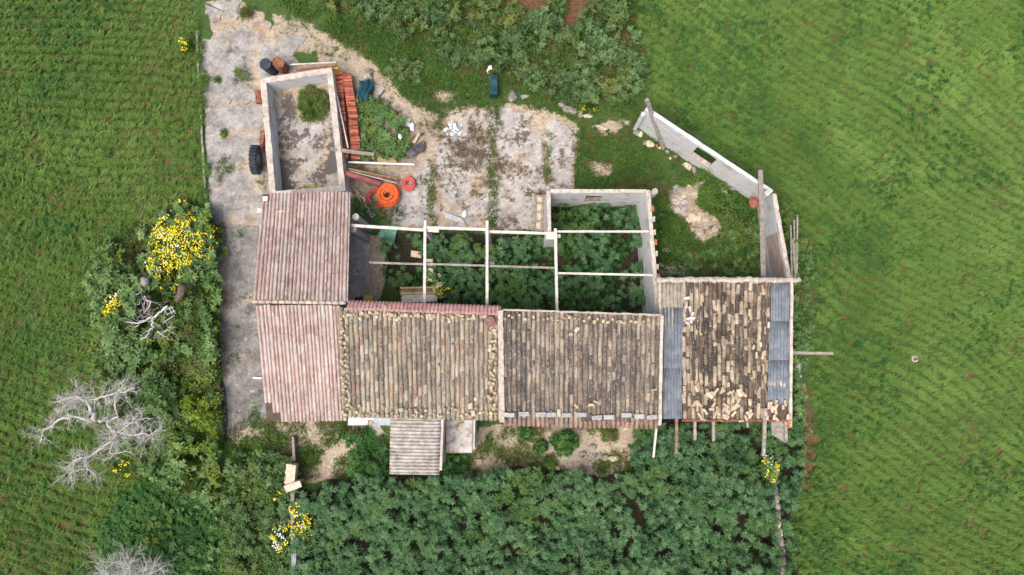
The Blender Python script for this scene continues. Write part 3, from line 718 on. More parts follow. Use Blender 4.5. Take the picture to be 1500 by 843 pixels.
# ---- west house (mossy grey tan tiles)
wh = thing('west_house', 'farmhouse section with grey tan mossy barrel tiles and stones along its edges', 'building', P(615, 530, 0))
rW = Roof((503, 610, 3.2), (730, 615, 3.2), (730, 460, 4.4), (497, 453, 4.4))
vo = variants('barrel', M['t_old'], 30, .47, .083, .073)
row = deck_and_walls(rW, wh); channels(rW, row, 33, M['t_old'])
lay_tiles(rW, wh, row, vo, 33, 13, None, .045)
house_walls(wh, [rW.a, rW.b, rW.c, rW.d])
# pink corrugated strip on the far side of the ridge
def corr(roof, waves, axis='v', amp=.028, th=.012, nper=6, other=3):
    mb = MB()
    def fn(u, v):
        s = u if axis == 'v' else v
        return roof.pt(u, v)+roof.frame(u, v)[2]*(amp*math.sin(2*math.pi*waves*s))
    if axis == 'v': mb.grid(fn, int(waves*nper), other, th)
    else: mb.grid(fn, other, int(waves*nper), th)
    return mb
n = 5
for k in range(n):
    u0, u1 = k/n, (k+1)/n+.004
    L0, L1 = (511, 440), (733, 448); H0, H1 = (507, 454), (733, 462.5)
    f = lambda a, b, t: (a[0]+(b[0]-a[0])*t, a[1]+(b[1]-a[1])*t)
    rr = Roof(f(L0, L1, u0)+(4.3+.008*(k % 2),), f(L0, L1, u1)+(4.3+.008*(k % 2),), f(H0, H1, u1)+(4.56+.008*(k % 2),), f(H0, H1, u0)+(4.56+.008*(k % 2),))
    o = corr(rr, 8, amp=.034).build('corrugated_sheet', M['pinksheet'], wh, True)
# party coping between west and middle houses
mb = MB(); a, b = P(733, 455, 4.55), P(735.5, 618, 3.32)
mb.beam(a, b, .22, .16, 24, .018); mb.build('coping', M['mortar'], wh)
# ---- stones on the west roof
def stones(roof, lst, label, group, h=.16):
    for (u, v, s) in lst:
        p, Mx = roof.mat4(u, v, h, random.uniform(0, 3))
        o = bpy.data.objects.new('roof_stone', random.choice(stone_me)); col.objects.link(o)
        o.location = p; e = Mx.to_euler(); o.rotation_euler = e; o.scale = (s*random.uniform(.8, 1.25), s*random.uniform(.8, 1.25), s*.85)
        tag(o, label, 'stone', group)
stone_me = []
for i in range(10):
    mb = MB(); mb.rock((0, 0, 0), (.115, .1, .085), 0, (i+.5)/10, 1)
    me = bpy.data.meshes.new('roof_stone'); me.from_pydata(mb.v, [], mb.f); a = me.attributes.new('rnd', 'FLOAT', 'POINT'); a.data.foreach_set('value', mb.r)
    me.materials.append(M['stone']); me.polygons.foreach_set('use_smooth', [True]*len(me.polygons)); stone_me.append(me)
rr_ = random.uniform
stones(rW, [(rr_(.01, .97), .985-abs(random.gauss(0, .03)), rr_(.6, 1.05)) for _ in range(62)], 'small yellowish stone on the upper north edge of the mossy grey tile roof', 'stones on the north edge of the mossy roof')
stones(rW, [(.984-abs(random.gauss(0, .010)) if k % 2 else .955+random.gauss(0, .006), .03+.94*k/44+random.gauss(0, .01), rr_(.7, 1.05)) for k in range(44)], 'small yellow stone in the column along the east edge of the mossy grey tile roof', 'stones on the east edge of the mossy roof')
stones(rW, [(.012+(k % 2)*.022+random.gauss(0, .006), .05+.9*k/34+random.gauss(0, .012), rr_(.65, 1.0)) for k in range(34)], 'small stone in the column along the west edge of the mossy grey tile roof', 'stones on the west edge of the mossy roof')
stones(rW, [((k+.5)/40+rr_(-.01, .01), .02+rr_(0, .10), rr_(.55, .95)) for k in range(40)], 'small stone scattered along the lower south edge of the mossy grey tile roof', 'stones on the south edge of the mossy roof')
# round terracotta cap
mb = MB(); mb.lathe(P(718, 471, 4.6), [(.22, -.12), (.23, 0), (.2, .04), (.12, .055), (.03, .06), (.001, .06)], 24)
solo(mb, 'terracotta_disc', mat('dark_terracotta', [C3(.14, .07, .06), C3(.2, .11, .09), C3(.27, .17, .14)], 8, rough=.9), 'round dark terracotta disc near the northeast corner of the mossy roof', 'disc')
for (x, y, s, lab) in ((689, 595, .22, 'square pale'), (693, 606, .2, 'lumpy white'), (696, 585, .12, 'tiny pale')):
    mb = MB(); mb.box(P(x, y, 3.52), (s*.9, s, .09), Matrix.Rotation(.2, 3, 'Z'), .03); solo(mb, 'mortar_lump', M['creamstone'], lab+' mortar lump on the lower right of the mossy roof', 'mortar')

# ---- middle house (brown tiles)
mh = thing('middle_house', 'farmhouse section with dark brown barrel tiles and a row of blocks on its eave', 'building', P(850, 540, 0))
rM = Roof((737, 620, 3.15), (964, 624, 3.15), (968, 463, 4.4), (736, 455, 4.4))
vm = variants('barrel', M['t_mid'], 30, .47, .082, .072)
rom = deck_and_walls(rM, mh); channels(rM, rom, 33, M['t_mid'])
lay_tiles(rM, mh, rom, vm, 33, 13, None, .045)
house_walls(mh, [rM.a, rM.b, rM.c, rM.d])
ve = variants('barrel', mat('red_eave_tile', [C3(.22, .11, .08), C3(.33, .19, .14), C3(.45, .32, .25)], 7, [(12, .62, .7, C3(.2, .15, .11))], rough=.9, rnd=.4), 8, .3, .085, .078)
base = wloc(rom)
for i in range(33):
    p, Mx = rM.mat4((i+.5)/33, -.02, .05, random.gauss(0, .03), .03)
    o = bpy.data.objects.new('eave_tile', random.choice(ve)); col.objects.link(o); o.parent = rom; o.location = p-base; o.rotation_euler = Mx.to_euler()
mb = MB(); mb.beam(rM.pt(0, 1.01, .1), rM.pt(1, 1.01, .1), .07, .1, 30, .015); mb.build('ridge_mortar', M['mortar'], mh)
mb = MB(); mb.beam(P(969, 462, 4.5), P(966, 622, 3.3), .12, .2, 24, .012); mb.build('coping', M['walltop'], mh)
stones(rM, [((k+.5)/34+rr_(-.01, .01), .955+rr_(-.02, .015), rr_(.6, .95)) for k in range(34)], 'small grey stone along the upper edge of the dark brown tile roof', 'stones on the upper edge of the brown roof')
ordn = ['first', 'second', 'third', 'fourth', 'fifth', 'sixth', 'seventh', 'eighth', 'ninth', 'tenth', 'last']
for k, (cx_, cy_) in enumerate(((105, 714), (190, 708), (288, 711), (351, 713), (440, 715), (529, 713), (619, 730), (690, 727), (793, 715), (869, 722), (943, 726))):
    p = P(720+cx_/4.015, 430+cy_/4.015, 3.42); x, y, n_, _ = rM.frame(.5, .1); Mx = Matrix((x, y, n_)).transposed()@Matrix.Rotation(random.gauss(0, .05), 3, 'Z')
    mb = MB(); mb.box(p, (.43, .19, .1), Mx, .006)
    t = thing('concrete_block', 'grey hollow concrete block on the brown roof eave, %s from the left' % ordn[k], 'block', p, 'concrete blocks along the eave')
    mb.build('block_body', M['concrete_block'], t)
    if k < 11:
        mb = MB()
        for q in (-1, 1): mb.box(p+Mx@Vector((q*.1, 0, .051)), (.13, .012, .006), Mx)
        mb.build('groove_shade', M['greystone'], t)  # thin darker strips on the flat top, coloured as the shade of grooves
for (cx_, cy_, rot, L, wd, lab) in ((500, 215, .9, .28, .16, 'pale orange tile shard near the top of the brown roof'), (465, 240, .1, .2, .12, 'yellowish tile shard near the top of the brown roof'),
      (396, 703, 1.57, .38, .15, 'pink upright tile standing among the eave blocks'), (583, 655, .1, .3, .12, 'long pink shard low on the brown roof'), (612, 637, -.4, .25, .09, 'thin pink shard above the long shard on brown roof'),
      (498, 662, -.9, .25, .11, 'pink shard left of the others low on the brown roof'), (921, 610, 1.4, .4, .14, 'orange upright shard near the right edge of the brown roof'), (955, 566, 0, .25, .08, 'dull red shard by the right coping of the brown roof'), (750, 200, 1.57, .7, .06, 'thin pale stick lying high on the brown roof')):
    z = 3.4+(1-(cy_-100)/650)*1.1; mb = MB(); mb.grid(lambda u, v: P(720+cx_/4.015, 430+cy_/4.015, z)+Matrix.Rotation(rot, 3, 'Z')@Vector(((u-.5)*L*(1-.3*v), (v-.5)*wd, .03*math.sin(math.pi*v)))+Vector((0, 0, .06)), 2, 4, .015)
    solo(mb, 'tile_shard', M['brokent'], lab, 'tile')
mb = MB()
for k in range(3): mb.beam(P(914+k*2, 630-k, 2.95), P(922+k*2, 624-k, 3.0), .04, .02)
solo(mb, 'metal_strips', M['steel'], 'short pale metal strips hanging off the brown roof eave', 'strips')

# ---- east barn
eb = thing('east_barn', 'barn with broken barrel tiles between two bands of blue grey corrugated sheet', 'building', P(1065, 510, 0))
rE = Roof((966, 612, 3.1), (1158, 612, 3.1), (1160, 410, 4.0), (964, 410, 4.0))
roe = deck_and_walls(rE, eb)
roe.name = 'roof'
u0, u1 = .175, .835
def sub(u, v): return rE.pt(u, v)
class Sub(Roof):
    def __init__(s, r, ua, ub, va, vb, dz=0):
        s.a, s.b, s.c, s.d = r.pt(ua, va, dz), r.pt(ub, va, dz), r.pt(ub, vb, dz), r.pt(ua, vb, dz)
rT = Sub(rE, u0, u1, 0, .985)
vE = variants('barrel', M['t_east'], 30, .44, .087, .074)
hole = lambda u, v: (.03 < u < .13 and .66 < v < .92 and not (.82 < v < .87 and u < .06))
channels(rT, roe, 19, M['t_east'], None)
lay_tiles(rT, eb, roe, vE, 20, 16, hole, .05, jit=2.0, spreadv=.5)
mb = MB()
mb.beam(rT.pt(.10, .70, .1), rT.pt(.13, .745, .1), .12, .03); mb.build('fibre_shard', M['whitesheet'], eb)
for (u, v, a_, b_, ro_) in ((.05, .885, .3, .14, .05), (.045, .83, .12, .34, 0), (.085, .80, .12, .3, .1), (.075, .735, .3, .12, .25), (.05, .70, .2, .1, -.5), (.11, .765, .1, .22, -.6)):
    p, Mx = rT.mat4(u, v, .13, ro_); mb = MB(); mb.box(p, (a_*.8, b_*.8, .03), Mx, .03); mb.build('fibre_shard', M['slabroof'], eb)
for (ua, ub, va, vb, k, m) in ((.015, .18, .66, 1.0, 0, 'lichsheet'), (.03, .175, .30, .80, 1, 'bluesheet'), (.025, .165, -.005, .36, 2, 'bluesheet'),
                              (.84, .975, .66, 1.0, 0, 'bluesheet'), (.825, .975, .36, .70, 1, 'bluesheet'), (.82, .975, .10, .42, 2, 'bluesheet')):
    rr = Sub(rE, ua, ub, va, vb, .08+.022*k); corr(rr, 6, amp=.035).build('corrugated_sheet', M[m], roe, True)
mb = MB(); mb.tube([rE.pt(-.02+1.07*k/40, 1.0, .12)+Vector((0, random.uniform(-.03, .03), random.uniform(-.02, .02))) for k in range(41)], [.12+random.uniform(-.025, .025) for _ in range(41)], 8)
mb.build('ridge_mortar', M['mortar'], eb)
mb = MB(); mb.beam(rE.pt(.99, .0, .1), rE.pt(.99, .985, .1), .12, .12, 24, .012); mb.build('coping', M['walltop'], eb)
mb = MB(); mb.beam(rE.pt(.005, .0, .1), rE.pt(.005, .985, .1), .1, .16, 24, .012); mb.build('coping', M['mortar'], eb)
house_walls(eb, [rE.a, rE.b, rE.c, rE.d], inset=.25)
mb = MB(); mb.beam(rE.pt(.17, -.02, .02), rE.pt(1, -.02, .02), .1, .09, 12, .01); mb.build('eave_board', M['rust'], eb)
for i, (a, b, wd, m, lab) in enumerate((((991, 600), (990.5, 665), .12, 'brownwood', 'brown rafter end sticking out furthest west from the east barn eave'),
        ((1018, 600), (1017.5, 645), .12, 'greywood', 'grey rafter end, second from the west under the east barn eave'),
        ((1045, 600), (1045, 646), .12, 'greywood', 'grey rafter end, third from the west under the east barn eave'),
        ((1094, 600), (1094.6, 626), .1, 'greywood', 'short rafter end in the middle right of the east barn eave'),
        ((1120.5, 598), (1118.5, 668), .14, 'greywood', 'long pale rafter end near the fibre panel of the east barn'),
        ((1151, 606), (1151, 648), .13, 'greywood', 'rafter end beside the hanging fibre panel'))):
    mb = MB(); mb.beam(P(*a, 3.02 if i not in (4,) else 3.3), P(*b, 2.85), wd, .11, 5, .008); o = mb.build('rafter', M[m], eb); o['label'] = lab
mb = MB(); mb.grid(lambda u, v: P(1129+20*u+1.5*v, 610+(27+12*u)*v, 2.9-.15*v), 3, 3, .015); mb.build('fibre_panel', M['greywood'], eb)
for k in range(2):
    p = P(1156+k*2.6, 627-k, 3.12); mb = MB(); mb.beam(p, p+Vector((0, .8, .1)), .09, .05); mb.build('edge_tile', M['brick'] if k == 0 else M['brokent'], eb)
plank((963, 611), 3.3, (957, 670), 2.6, .08, .08, 'whitewood', 'thin white pole slanting off the roof corner between brown roof and barn', 'wooden_pole', 'pole')
plank((1150, 517), 2.6, (1220, 518), 2.6, .12, .09, 'greywood', 'grey timber sticking out eastward from the barn over the field edge', 'timber', 'timber')
# loose broken tiles along the eave
vb = variants('barrel', M['brokent'], 12, .30, .066, .052)
def loose(n_, ua, ub, va, vb_, lab, grp, var, jit=.6, h=.12):
    for k in range(n_):
        u, v = random.uniform(ua, ub), random.uniform(va, vb_); p, Mx = rE.mat4(u, v, h+random.uniform(0, .1), random.gauss(0, jit), random.gauss(0, .15))
        o = bpy.data.objects.new('loose_tile', random.choice(var)); col.objects.link(o); o.location = p; o.rotation_euler = Mx.to_euler(); s = random.uniform(.6, 1.0); o.scale = (1, s, 1)
        tag(o, lab, 'tile', grp)
loose(26, .19, .72, -.02, .10, 'broken pale orange tile in the jumble along the barn eave', 'loose tiles on the barn eave', vb, .8)
loose(17, .80, .98, -.02, .10, 'pale orange tile in the row over the lower end of the right corrugated band', 'loose tiles at the barn corner', vb, .2)
loose(12, .2, .8, .10, .22, 'loose pale tile lying a little above the barn eave', 'loose tiles above the barn eave', vb, .8)
loose(7, .68, .82, .4, .68, 'displaced pale tile beside the right corrugated band', 'displaced tiles by the right band', vb, .3)
for (x, y, r_, lab) in ((1040, 579, -.7, 'square pale tile lying askew low on the left part of the barn roof'), (1078, 596, .6, 'pale tile lying diagonally near the middle of the barn eave'), (1145, 562, -.8, 'pale tile lying on the right corrugated band'), (1130, 562, 0, 'upright tile on the left edge of the right corrugated band'), (1084, 576, -1.2, 'curved cream tile curling near the middle of the barn eave')):
    mb = MB(); mb.grid(lambda u, v: P(x, y, 3.42)+Matrix.Rotation(r_, 3, 'Z')@Vector(((u-.5)*.34, (v-.5)*.2, .04*math.sin(math.pi*v))), 2, 4, .016)
    solo(mb, 'loose_tile', M['brokent'], lab, 'tile')

# ---- annex and tank slab
an = thing('lean_to', 'small lean-to with a lichen covered corrugated roof and a white side wall', 'lean-to', P(610, 655, 0))
rA = Roof((570.5, 695, 3.05), (643.5, 696, 3.05), (646.5, 612, 3.12), (572, 610.5, 3.12))
for k in range(2):
    rr = Sub(rA, 0, 1, .49*k-.01*k, .5+.5*k, .012*k); corr(rr, 8.5, 'u', amp=.055, other=8).build('corrugated_sheet', M['annexsheet'], an, True)
pts = [rA.a+Vector((.1, .12, 0)), rA.b+Vector((-.06, .12, 0)), rA.c+Vector((-.06, 0, 0)), rA.d+Vector((.1, 0, 0))]
mb = MB(); wall_run(mb, pts[0], pts[1], .2, -.1, 2.96); mb.build('wall', M['plaster'], an)
mb = MB(); wall_run(mb, pts[1]+Vector((0, .11, 0)), pts[2], .2, -.1, 2.97); mb.build('wall', M['walltop'], an)
mb = MB(); wall_run(mb, pts[3], pts[0]+Vector((0, .11, 0)), .2, -.1, 2.98); mb.build('wall', M['plaster'], an)
mb = MB(); mb.beam(rA.b+Vector((.06, .2, .0)), rA.c+Vector((.06, 0, .0)), .1, .12, 10, .008); mb.build('verge', M['walltop'], an)
tk = thing('cement_tank', 'low square tank with a stained cement lid beside the lean-to', 'tank', P(672, 640, 0))
a, b, c, d = [P(*q, 1.5) for q in ((653, 616), (692, 616), (691, 663.5), (653.6, 664))]
mb = MB(); mb.prism([(p.x, p.y) for p in (a, b, c, d)], 1.4, 1.5); mb.build('lid', M['slabroof'], tk)
mb = MB(); mb.prism([(p.x*.985+.1, p.y*.97) for p in (a, b, c, d)], -.1, 1.398); mb.build('body', M['plaster'], tk)
for (x, y) in ((672, 627), (676, 622.5)):
    mb = MB(); mb.box(P(x, y, 1.56), (.2, .1, .09), Matrix.Rotation(.65, 3, 'Z'), .006)
    solo(mb, 'brick', M['creamstone'], 'pale brick on the cement tank lid, %s one of the pair' % ('lower left' if x == 672 else 'upper right'), 'brick')
for lab, m, q in (('small white corrugated awning sheet under the mossy roof eave, left one', 'whitesheet', ((509.5, 623.5), (538.5, 623), (539, 606), (510, 606))), ('small pale blue corrugated awning sheet under the mossy roof eave, beside the lean-to', 'palesheet', ((549, 622.5), (572, 624), (572, 606), (547, 604)))):
    rr = Roof(*[(x, y, 2.75 if i < 2 else 2.95) for i, (x, y) in enumerate(q)]); mb = corr(rr, 9, amp=.015); solo(mb, 'awning_sheet', M[m], lab, 'awning', smooth=True)
mb = MB(); mb.box(P(543.5, 611, 2.9), (.3, .22, .03)); solo(mb, 'white_board', M['white'], 'bright white little board between the two small awning sheets', 'board')

# ------------------------------------------------------------------ yard objects
# stacked tiles by the pen
st = [barrel_mesh('stacked_tile', .44, .085, .075, (i+.5)/8, M['pilet']) for i in range(8)]
grp = 'new tiles stacked against the pen'
for layer in range(3):
    for rw in range(31):
        for cl in range(2):
            y = 110+rw*4.0; t = (y-106)/124; xw = 488.5+9*t+cl*16*(.75+.35*min(1, t*2)); z = .22+layer*.17-(0.05*cl)
            if layer == 2 and random.random() < .12: continue
            if cl == 1 and t < .03: continue
            o = bpy.data.objects.new('stacked_tile', random.choice(st)); col.objects.link(o)
            o.location = P(xw+random.uniform(-.6, .6), y+random.uniform(-.6, .6), z)
            o.rotation_euler = (R(random.uniform(-25, -5)) if False else random.gauss(0, .06), R(random.uniform(-24, 4)), -math.pi/2+random.gauss(0, .08))
            tag(o, 'terracotta barrel tile in the upright stack along the east wall of the pen' if layer == 2 else 'terracotta barrel tile in a lower layer of the stack by the pen', 'tile', grp if layer == 2 else 'lower layers of the tile stack')
plank((488.5, 116), .85, (510, 217), .8, .06, .06, 'whitewood', 'thin white pole lying lengthwise on the red tile stack', 'wooden_pole', 'pole')
plank((493, 148), .8, (494, 170), .8, .1, .05, 'steel', 'short grey metal piece between tile stack and pen wall', 'metal_strip', 'strip')
plank((484, 218.5), 1.22, (548, 227), .75, .17, .05, 'greywood', 'grey green board resting on the pen wall and the tile stack', 'board', 'board')
plank((510, 238), .35, (607, 241.5), .32, .08, .08, 'white', 'long white pipe lying east of the pen', 'pipe', 'pipe')
for (x0, x1, y, n_, lab) in ((521, 548, 230, 2, 'left bundle of yellow battens lying east of the tile stack'), (553, 581, 233, 4, 'right bundle of yellow battens lying east of the tile stack')):
    t = thing('batten_bundle', lab, 'battens', P((x0+x1)/2, y, 0))
    for k in range(n_): mb = MB(); mb.beam(P(x0, y-1+k*2.1, .25), P(x1, y+.5+k*2.1, .25), .05, .05, 3, .004); mb.build('batten', M['yellowwood'], t)
t = thing('steel_channel', 'dull red steel channel beam angled from the pen towards the orange hose', 'beam', P(525, 260, 0))
a, b = P(494, 250.5, 1.1), P(557, 270, .45); d = (b-a).normalized(); s = Vector((-d.y, d.x, 0)).normalized()
mb = MB(); mb.beam(a, b, .2, .02); mb.build('web', M['redsteel'], t)
for q, nm in ((-1, 'flange'), (1, 'flange')): mb = MB(); mb.beam(a+s*q*.11+Vector((0, 0, .03)), b+s*q*.11+Vector((0, 0, .03)), .016, .09); mb.build(nm, M['redsteel'], t)
plank((512, 249), .7, (582, 264.5), .3, .16, .12, 'rust', 'dark brown timber lying beside the red channel beam', 'timber', 'timber')
plank((510, 247.5), .8, (582, 262), .38, .035, .05, 'yellowwood', 'thin orange yellow batten on the edge of the dark brown timber', 'batten', 'batten')
plank((512, 251), .8, (581, 268.5), .36, .045, .045, 'steel', 'thin grey pipe lying between red channel and brown timber', 'pipe', 'pipe')
def coil(c, r_in, r_out, tube_r, turns, layers, m, name, label, squash=1.0, wob=.02, smooth=True, tail=None, tilt=None):
    mb = MB(); c = Vector(c)
    for L in range(layers):
        pts = []; n = int(turns*28); ph = random.uniform(0, 6)
        for k in range(n+1):
            t = k/n; r_ = r_in+(r_out-r_in)*t if L % 2 == 0 else r_out-(r_out-r_in)*t
            r_ -= .02*L
            a = ph+2*math.pi*turns*t; w_ = wob*math.sin(a*.5+L*2)+wob*.6*math.sin(a*1.37+L)
            pts.append(c+Vector(((r_+w_)*math.cos(a), (r_+w_)*math.sin(a)*squash, tube_r+L*tube_r*1.75+wob*.3*math.sin(a*.9))))
        mb.tube(pts, tube_r, 8)
    if tail: mb.tube(tail, tube_r, 8)
    return solo(mb, name, m, label, 'hose', None, True)
coil(P(568.6, 286.5, .25), .2, .57, .04, 4.6, 4, M['orange'], 'hose_coil', 'big bright orange coil of ribbed hose lying on top of red hose', 1, .016)
coil(P(552, 291, .03), .34, .52, .032, 3.3, 3, M['pinkhose'], 'hose_coil', 'loose red hose coil partly under the big orange coil', 1.05, .05,
     tail=[P(528, 293, .1), P(534, 289, .2), P(541, 286, .15)]+[P(548+k*1.6, 309+k*.9, .1) for k in range(6)]+[P(562, 309, .08), P(566, 311, .06), P(567, 325, .06)])
coil(P(599.6, 269.5, .03), .16, .37, .03, 4, 3, M['pinkhose'], 'hose_coil', 'small neat red hose coil apart from the others, on the concrete', 1, .012)
mb = MB()
mb.tube([P(583, 164, .08), P(585, 173, .1), P(590, 184, .12), P(597, 191, .08)], .035, 8); mb.tube([P(584, 180, .1), P(590, 186, .15), P(596, 191, .1)], .03, 8)
solo(mb, 'hose_piece', M['pinkhose'], 'curved red hose scrap beside the white rubble', 'hose', None, True)
mb = MB(); mb.tube([P(563, 132, .06), P(560, 137, .1), P(556, 141, .1), P(554, 147, .05)], .03, 8); solo(mb, 'pipe', M['rubber'], 'short curved black pipe on the concrete path beside the teal sheet', 'pipe', None, True)
# barrels
def barrel(px, py, m, lab, tilt):
    t = thing('barrel', lab, 'barrel', P(px, py, 0)); c = t.location; Mt = Euler(tilt).to_matrix()
    mb = MB(); mb.lathe(c+Vector((0, 0, .06)), [(.001, .02), (.27, 0), (.28, .03), (.275, .28), (.29, .3), (.275, .32), (.275, .56), (.29, .58), (.275, .6), (.28, .86), (.29, .88), (.27, .89), (.265, .86)], 24, Mt); mb.build('drum', M[m], t, True)
    mb = MB(); mb.lathe(c+Vector((0, 0, .06)), [(.265, .86), (.2, .85), (.14, .87), (.13, .85), (.001, .85)], 24, Mt); mb.build('lid', M[m], t)
barrel(401, 104, 'rubber', 'dark grey drum standing outside the northwest corner of the pen', (.05, -.1, 0)); barrel(416, 101.5, 'rust', 'rusty brown drum beside the dark one, north of the pen', (.08, .05, 0))
mb = MB(); mb.tube([P(424, 95, .5), P(492, 91.5, .55)], .035, 8); solo(mb, 'wooden_pole', M['whitewood'], 'thin pale pole lying just north of the pen wall', 'pole')
plank((434, 103), 1.0, (494, 96.5), 1.0, .09, .07, 'rust', 'thin rusty beam along the north wall of the pen', 'rusty_beam', 'beam')
mb = MB(); mb.box(P(492, 101, .7), (.3, .14, .4)); solo(mb, 'yellow_box', M['yellow'], 'small yellow box at the northeast corner of the pen', 'box')
mb = MB(); mb.tube([P(379, 133, .55), P(380, 152, .5)], .17, 10); solo(mb, 'rusty_drum', M['rust'], 'rusty drum lying against the upper west wall of the pen', 'drum')
mb = MB(); mb.box(P(386.5, 206, .5), (.16, .9, .5), None, .03); solo(mb, 'rusty_plate', M['rust'], 'rusty plate leaning against the west pen wall above the tyre', 'plate')
# tractor tyre
ty = thing('tractor_tyre', 'black tractor tyre with chunky treads leaning against the west pen wall', 'tyre', P(384, 240, 0)); c = ty.location+Vector((-.06, 0, .68)); Mt = Matrix.Rotation(R(96), 3, 'Y')
prof = [(.36, -.1), (.42, -.15), (.55, -.18), (.62, -.16), (.66, -.1), (.67, 0), (.66, .1), (.62, .16), (.55, .18), (.42, .15), (.36, .1), (.36, -.1)]
mb = MB(); mb.lathe(c, prof, 32, Mt); mb.build('casing', M['rubber'], ty, True)
mb = MB()
for k in range(22):
    for s_ in (-1, 1):
        a = 2*math.pi*(k+.5*(s_ > 0))/22; rot = Matrix.Rotation(a, 3, 'Z')
        mb.box(c+Mt@(rot@Vector((.675, 0, s_*.08))), (.07, .06, .19), Mt@rot@Matrix.Rotation(s_*.6, 3, 'X'))
mb.build('tread', M['rubber'], ty)
# teal sheets
mb = MB(); mb.grid(lambda u, v: P(524.5+(18+2*math.sin(5*v))*u+2.2*v+1.2*math.sin(7*v)+(2*(.5-u) if v < .12 or v > .88 else 0), 117+30*v+1.8*math.sin(4*u), .42+.2*math.sin(3.1*u)*math.sin(3.1*v)+.04*math.sin(11*u+7*v)), 10, 14, .38); solo(mb, 'teal_cover', M['teal'], 'dark teal plastic cover beside the red tile stack', 'cover')
mb = MB(); mb.lathe(P(520, 139, .3), [(.2, -.3), (.22, 0), (.2, .05), (.001, .04)], 16); solo(mb, 'black_tub', M['rubber'], 'round black tub half hidden between tile stack and teal cover', 'tub')
mb = MB(); mb.grid(lambda u, v: P(718+10.5*u, 111+27*v, .62+.02*math.sin(9*v)), 4, 8, .55); solo(mb, 'teal_bin', M['teal'], 'narrow dark teal bin at the edge of the northern scrub', 'bin')
bk = thing('bucket', 'black bucket with a white lump inside, in the weeds east of the tile stack', 'bucket', P(587.6, 203, 0))
mb = MB(); mb.lathe(bk.location, [(.001, .02), (.14, .02), (.17, .32), (.19, .32), (.19, .34), (.165, .34), (.14, .05)], 20); mb.build('pail', M['rubber'], bk, True)
mb = MB(); mb.rock(bk.location+Vector((.0, 0, .28)), (.11, .14, .12)); mb.build('contents', M['white'], bk)
mb = MB(); mb.grid(lambda u, v: P(593+28*u, 211+16*v+4*math.sin(5*u), .18+.1*math.sin(9*u+5*v)*math.cos(7*v)), 10, 8, .01)
solo(mb, 'plastic_sheet', mat('black_film', [C3(.03, .03, .035), C3(.1, .1, .11), C3(.28, .27, .26)], 2.5, rough=.5), 'crumpled black plastic sheet on the concrete below the bucket', 'plastic')
plank((606, 210), .1, (614, 196), .2, .12, .05, 'brokent' if 'brokent' in M else 'greywood', 'pale broken board sticking out of the black plastic', 'board', 'board')
for k, (x, y, s) in enumerate(((591, 174, .14), (596, 181, .2), (603, 184, .18), (599, 176, .1), (604, 189, .12))):
    mb = MB(); mb.rock(P(x, y, .08), (s, s*.8, s*.6), rr_(0, 3)); solo(mb, 'white_rubble', M['white'], 'lump of white rubble piled beside the red hose scrap', 'rubble', 'white rubble lumps by the hose scrap')
for k in range(26):
    x, y = 662+random.gauss(0, 6), 190+random.gauss(0, 5); s = rr_(.03, .09)
    mb = MB(); mb.box(P(x, y, .07), (s*2, s*1.4, s*.5), Matrix.Rotation(rr_(0, 3), 3, 'Z'), s*.3); bl = k in (3, 9)
    solo(mb, 'litter_piece', M['blue'] if bl else M['white'], 'bright blue plastic scrap in the white litter heap on the yard' if bl else 'white litter scrap in the heap at the top of the yard', 'litter', 'blue scraps in the yard' if bl else 'white litter on the yard')
mb = MB()
for k in range(3): mb.beam(P(648+k*2, 311+k*3, .1+.03*k), P(676+k*2, 322+k*2, .12), .1, .02, 5, .012)
solo(mb, 'metal_strips', M['steel'], 'bent grey metal strips lying at the foot of the yard near the frame', 'strips')
plank((676, 322), .1, (684, 334), .1, .07, .05, 'yellowwood', 'short yellow stick beside the bent metal strips', 'stick', 'stick')
mb = MB(); mb.rock(P(680, 314, .1), (.12, .2, .08)); solo(mb, 'white_lump', M['white'], 'white lump beside the bent grey metal strips', 'lump')
bs_ = thing('cinder_block', 'pale hollow block lying tilted below the loose red hose', 'block', P(543, 314, 0))
mb = MB(); mb.box(P(543, 314, .14), (.42, .2, .2), Matrix.Rotation(-.62, 3, 'Z'), .006); mb.build('block_body', M['concrete_block'], bs_)
mb = MB()
for q in (-.09, .09): mb.box(P(543, 314, .243)+Matrix.Rotation(-.62, 3, 'Z')@Vector((q, 0, 0)), (.12, .1, .006), Matrix.Rotation(-.62, 3, 'Z'))
mb.build('cavity_shade', M['deck'], bs_)  # solid block; dark plates on top imitate the shade inside its hollows
for k in range(9):
    x, y, a = 516+k*2.6+rr_(-3, 3), 281+k*2.4+rr_(-5, 5), rr_(-1.3, -.4); L = rr_(.25, .6); p = P(x, y, .15+rr_(0, .15))
    mb = MB(); d = Vector((math.cos(a), math.sin(a), rr_(-.1, .1)))*L/2; mb.beam(p-d, p+d, rr_(.06, .14), .06, 3, .012)
    solo(mb, 'wood_offcut', M['yellowwood'] if k % 2 else M['creamstone'], 'pale broken wood offcut heaped between the pen corner and the red hose', 'wood', 'wood offcuts beside the hose')
mb = MB(); mb.add([P(*q, .22) for q in ((564, 327), (584, 332), (580, 343), (577, 358), (552, 346))]+[P(*q, .2) for q in ((564, 327), (584, 332), (580, 343), (577, 358), (552, 346))], [(4, 3, 2, 1, 0), (5, 6, 7, 8, 9)]+[(i, (i+1) % 5, 5+(i+1) % 5, 5+i) for i in range(5)])
solo(mb, 'green_board', M['greenboard'], 'pale green flat board lying under the first white beam', 'board')
